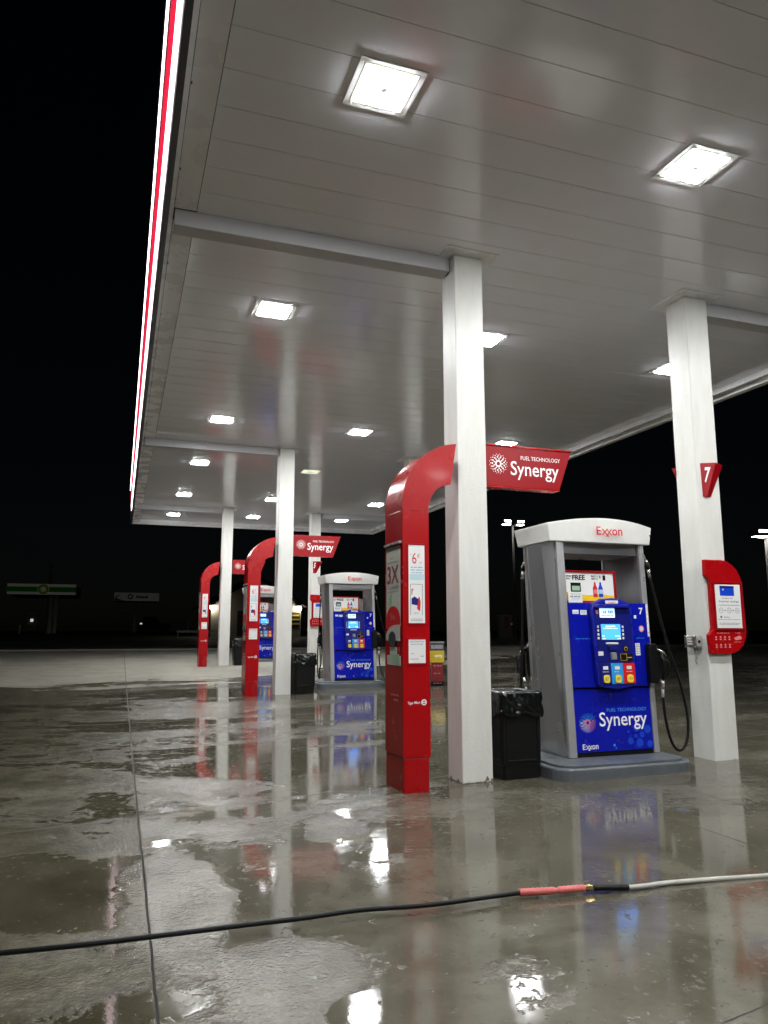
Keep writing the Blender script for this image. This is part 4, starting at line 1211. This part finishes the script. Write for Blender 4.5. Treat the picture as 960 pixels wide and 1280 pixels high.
MB().tube([(0, 0, 0), (0, 0, 0.75)], 0.08, 10).build('post', M['far_white'], t)
MB().tube([(0, 0, 0.75), (0, 0, 0.80)], [0.08, 0.03], 10).build('cap', M['far_white'], t)
t = thing('utility_pole', (-6.5, 78, g), 'thin dim pole rising above the striped canopy across the road', 'pole')
MB().tube([(0, 0, 0), (0, 0, 6.5)], [0.18, 0.12], 8).build('shaft', M['far_grey'], t)
MB().box(-0.3, 0.3, -0.1, 0.1, 5.5, 5.6).build('crossarm', M['far_grey'], t)

t = thing('fuel_canopy', (1.6, 85, g), 'dim pale rectangular canopy with a round logo and dark word, across the road', 'canopy')
B = (1.6, 85, g)
MB(B).box(-0.72, 3.87, 85, 90, 4.66, 5.54).build('roof', M['far_dark'], t)
MB(B).box(-0.72, 3.87, 84.99, 84.999, 4.66, 5.54).build('fascia', M['sign_dim'], t)
b = MB(); annulus(b, -0.7, -0.05, 5.12-g, 0.17, 0.29); b.build('emblem', M['far_dark'], t)
text('diesel', M['far_dark'], t, -0.15, 1.10, 4.97-g, -0.02, z1=5.27-g, bold=0.04)
b = MB(); b.xz([(-2.25, 5.02-g), (-1.9, 5.30-g), (-1.75, 5.30-g), (-2.15, 4.92-g), (-1.2, 4.68-g), (-2.3, 4.68-g)], -0.04, -0.01); b.build('stripe_mark', M['far_dark'], t)
MB(B).box(1.30, 1.62, 86, 86.3, g, 4.66).build('post', M['far_grey'], t)
MB(B).box(0.1, 2.6, 85.9, 86.4, 3.25, 3.36).build('crossbar', M['far_grey'], t)
t = thing('parked_truck', (2.9, 87, g), 'dark parked pickup with one faint lamp, beside the dim pale canopy', 'truck')
MB().xz([(-1.0, 0.35), (2.3, 0.35), (2.35, 1.0), (1.2, 1.1), (0.9, 1.75), (-0.4, 1.75), (-0.75, 1.15), (-1.0, 1.1)], -0.85, 0.85).build('body', M['far_dark'], t, 0.06)
for xw in (-0.5, 1.6):
    MB().tube([(xw, -0.9, 0.36), (xw, -0.65, 0.36)], 0.36, 16).build('wheel', M['black_rubber'], t)
MB().box(-0.85, -0.62, -0.87, -0.851, 0.95, 1.10).build('headlight', M['small_lamp'], t)
for i, (x_, lab) in enumerate(((7.0, 'left of two dim pale posts beside the farthest red arch sign'), (8.0, 'right of two dim pale posts, partly behind the farthest red arch sign'))):
    p = MB((x_, 84, g)).box(x_-0.09, x_+0.09, 83.9, 84.1, g, 3.75).build('post', M['far_white'])
    p.location = (x_, 84, g); tag(p, lab, 'post', 'pale posts across the road')
t = thing('low_rail', (6.2, 58, 0.9), 'low white rail behind the farthest red arch sign', 'rail')
MB().box(-2.2, 1.0, -0.05, 0.05, 0.45, 0.60).build('beam', M['far_white'], t)
for xx_ in (-2.1, -0.6, 0.9): MB().box(xx_-0.05, xx_+0.05, 0.05, 0.15, 0.0, 0.58).build('post', M['far_grey'], t)

# house with a pale gable lit by two lamps
g2 = gz(11, 62)
t = thing('gabled_building', (10.6, 62, g2), 'dim gabled building with two glowing wall lamps behind the middle column', 'building')
B = (10.6, 62, g2)
MB(B).box(6.9, 14.3, 62, 74, g2-0.3, 3.55).build('wall', M['siding'], t)
MB(B).xz([(6.9, 3.56), (14.3, 3.56), (10.6, 5.75)], 62, 62.3).build('gable', M['siding'], t)
rf = MB(B)
rf.xz([(6.5, 3.45), (10.6, 5.86), (14.7, 3.45), (14.7, 3.62), (10.6, 6.04), (6.5, 3.62)], 61.6, 74.4); rf.build('roof', M['roofing'], t)
for xl_ in (7.0, 14.05):
    lp = MB(B).box(xl_-0.22, xl_+0.22, 61.55, 61.99, 3.50, 3.58).build('wall_lamp', M['pole'], t)
    MB(B).box(xl_-0.20, xl_+0.20, 61.57, 61.90, 3.22, 3.495).build('lens', M['wall_lamp'], lp)
w = MB(B).box(13.0, 14.2, 61.97, 61.995, 1.7, 3.0).build('window', M['far_dark'], t)
b = MB(B)
for zz in (2.0, 2.35, 2.7): b.box(13.05, 14.15, 61.93, 61.965, zz, zz+0.12)
b.build('shelf', M['box_yellow'], w)
MB(B).box(9.0, 10.2, 61.97, 61.995, g2, 3.1).build('door', M['far_dark'], t)
s = MB((7.6, 59, g2)).box(7.35, 7.85, 59, 59.06, 1.75, 2.2).build('sign_face', M['blue_dark'])
t = thing('small_blue_sign', (7.6, 59, g2), 'tiny dark blue sign on a post beside the farthest arch sign', 'sign')
s.parent = t
MB().tube([(0, 0.08, 0), (0, 0.08, 1.2)], 0.04, 8).build('post', M['far_grey'], t)
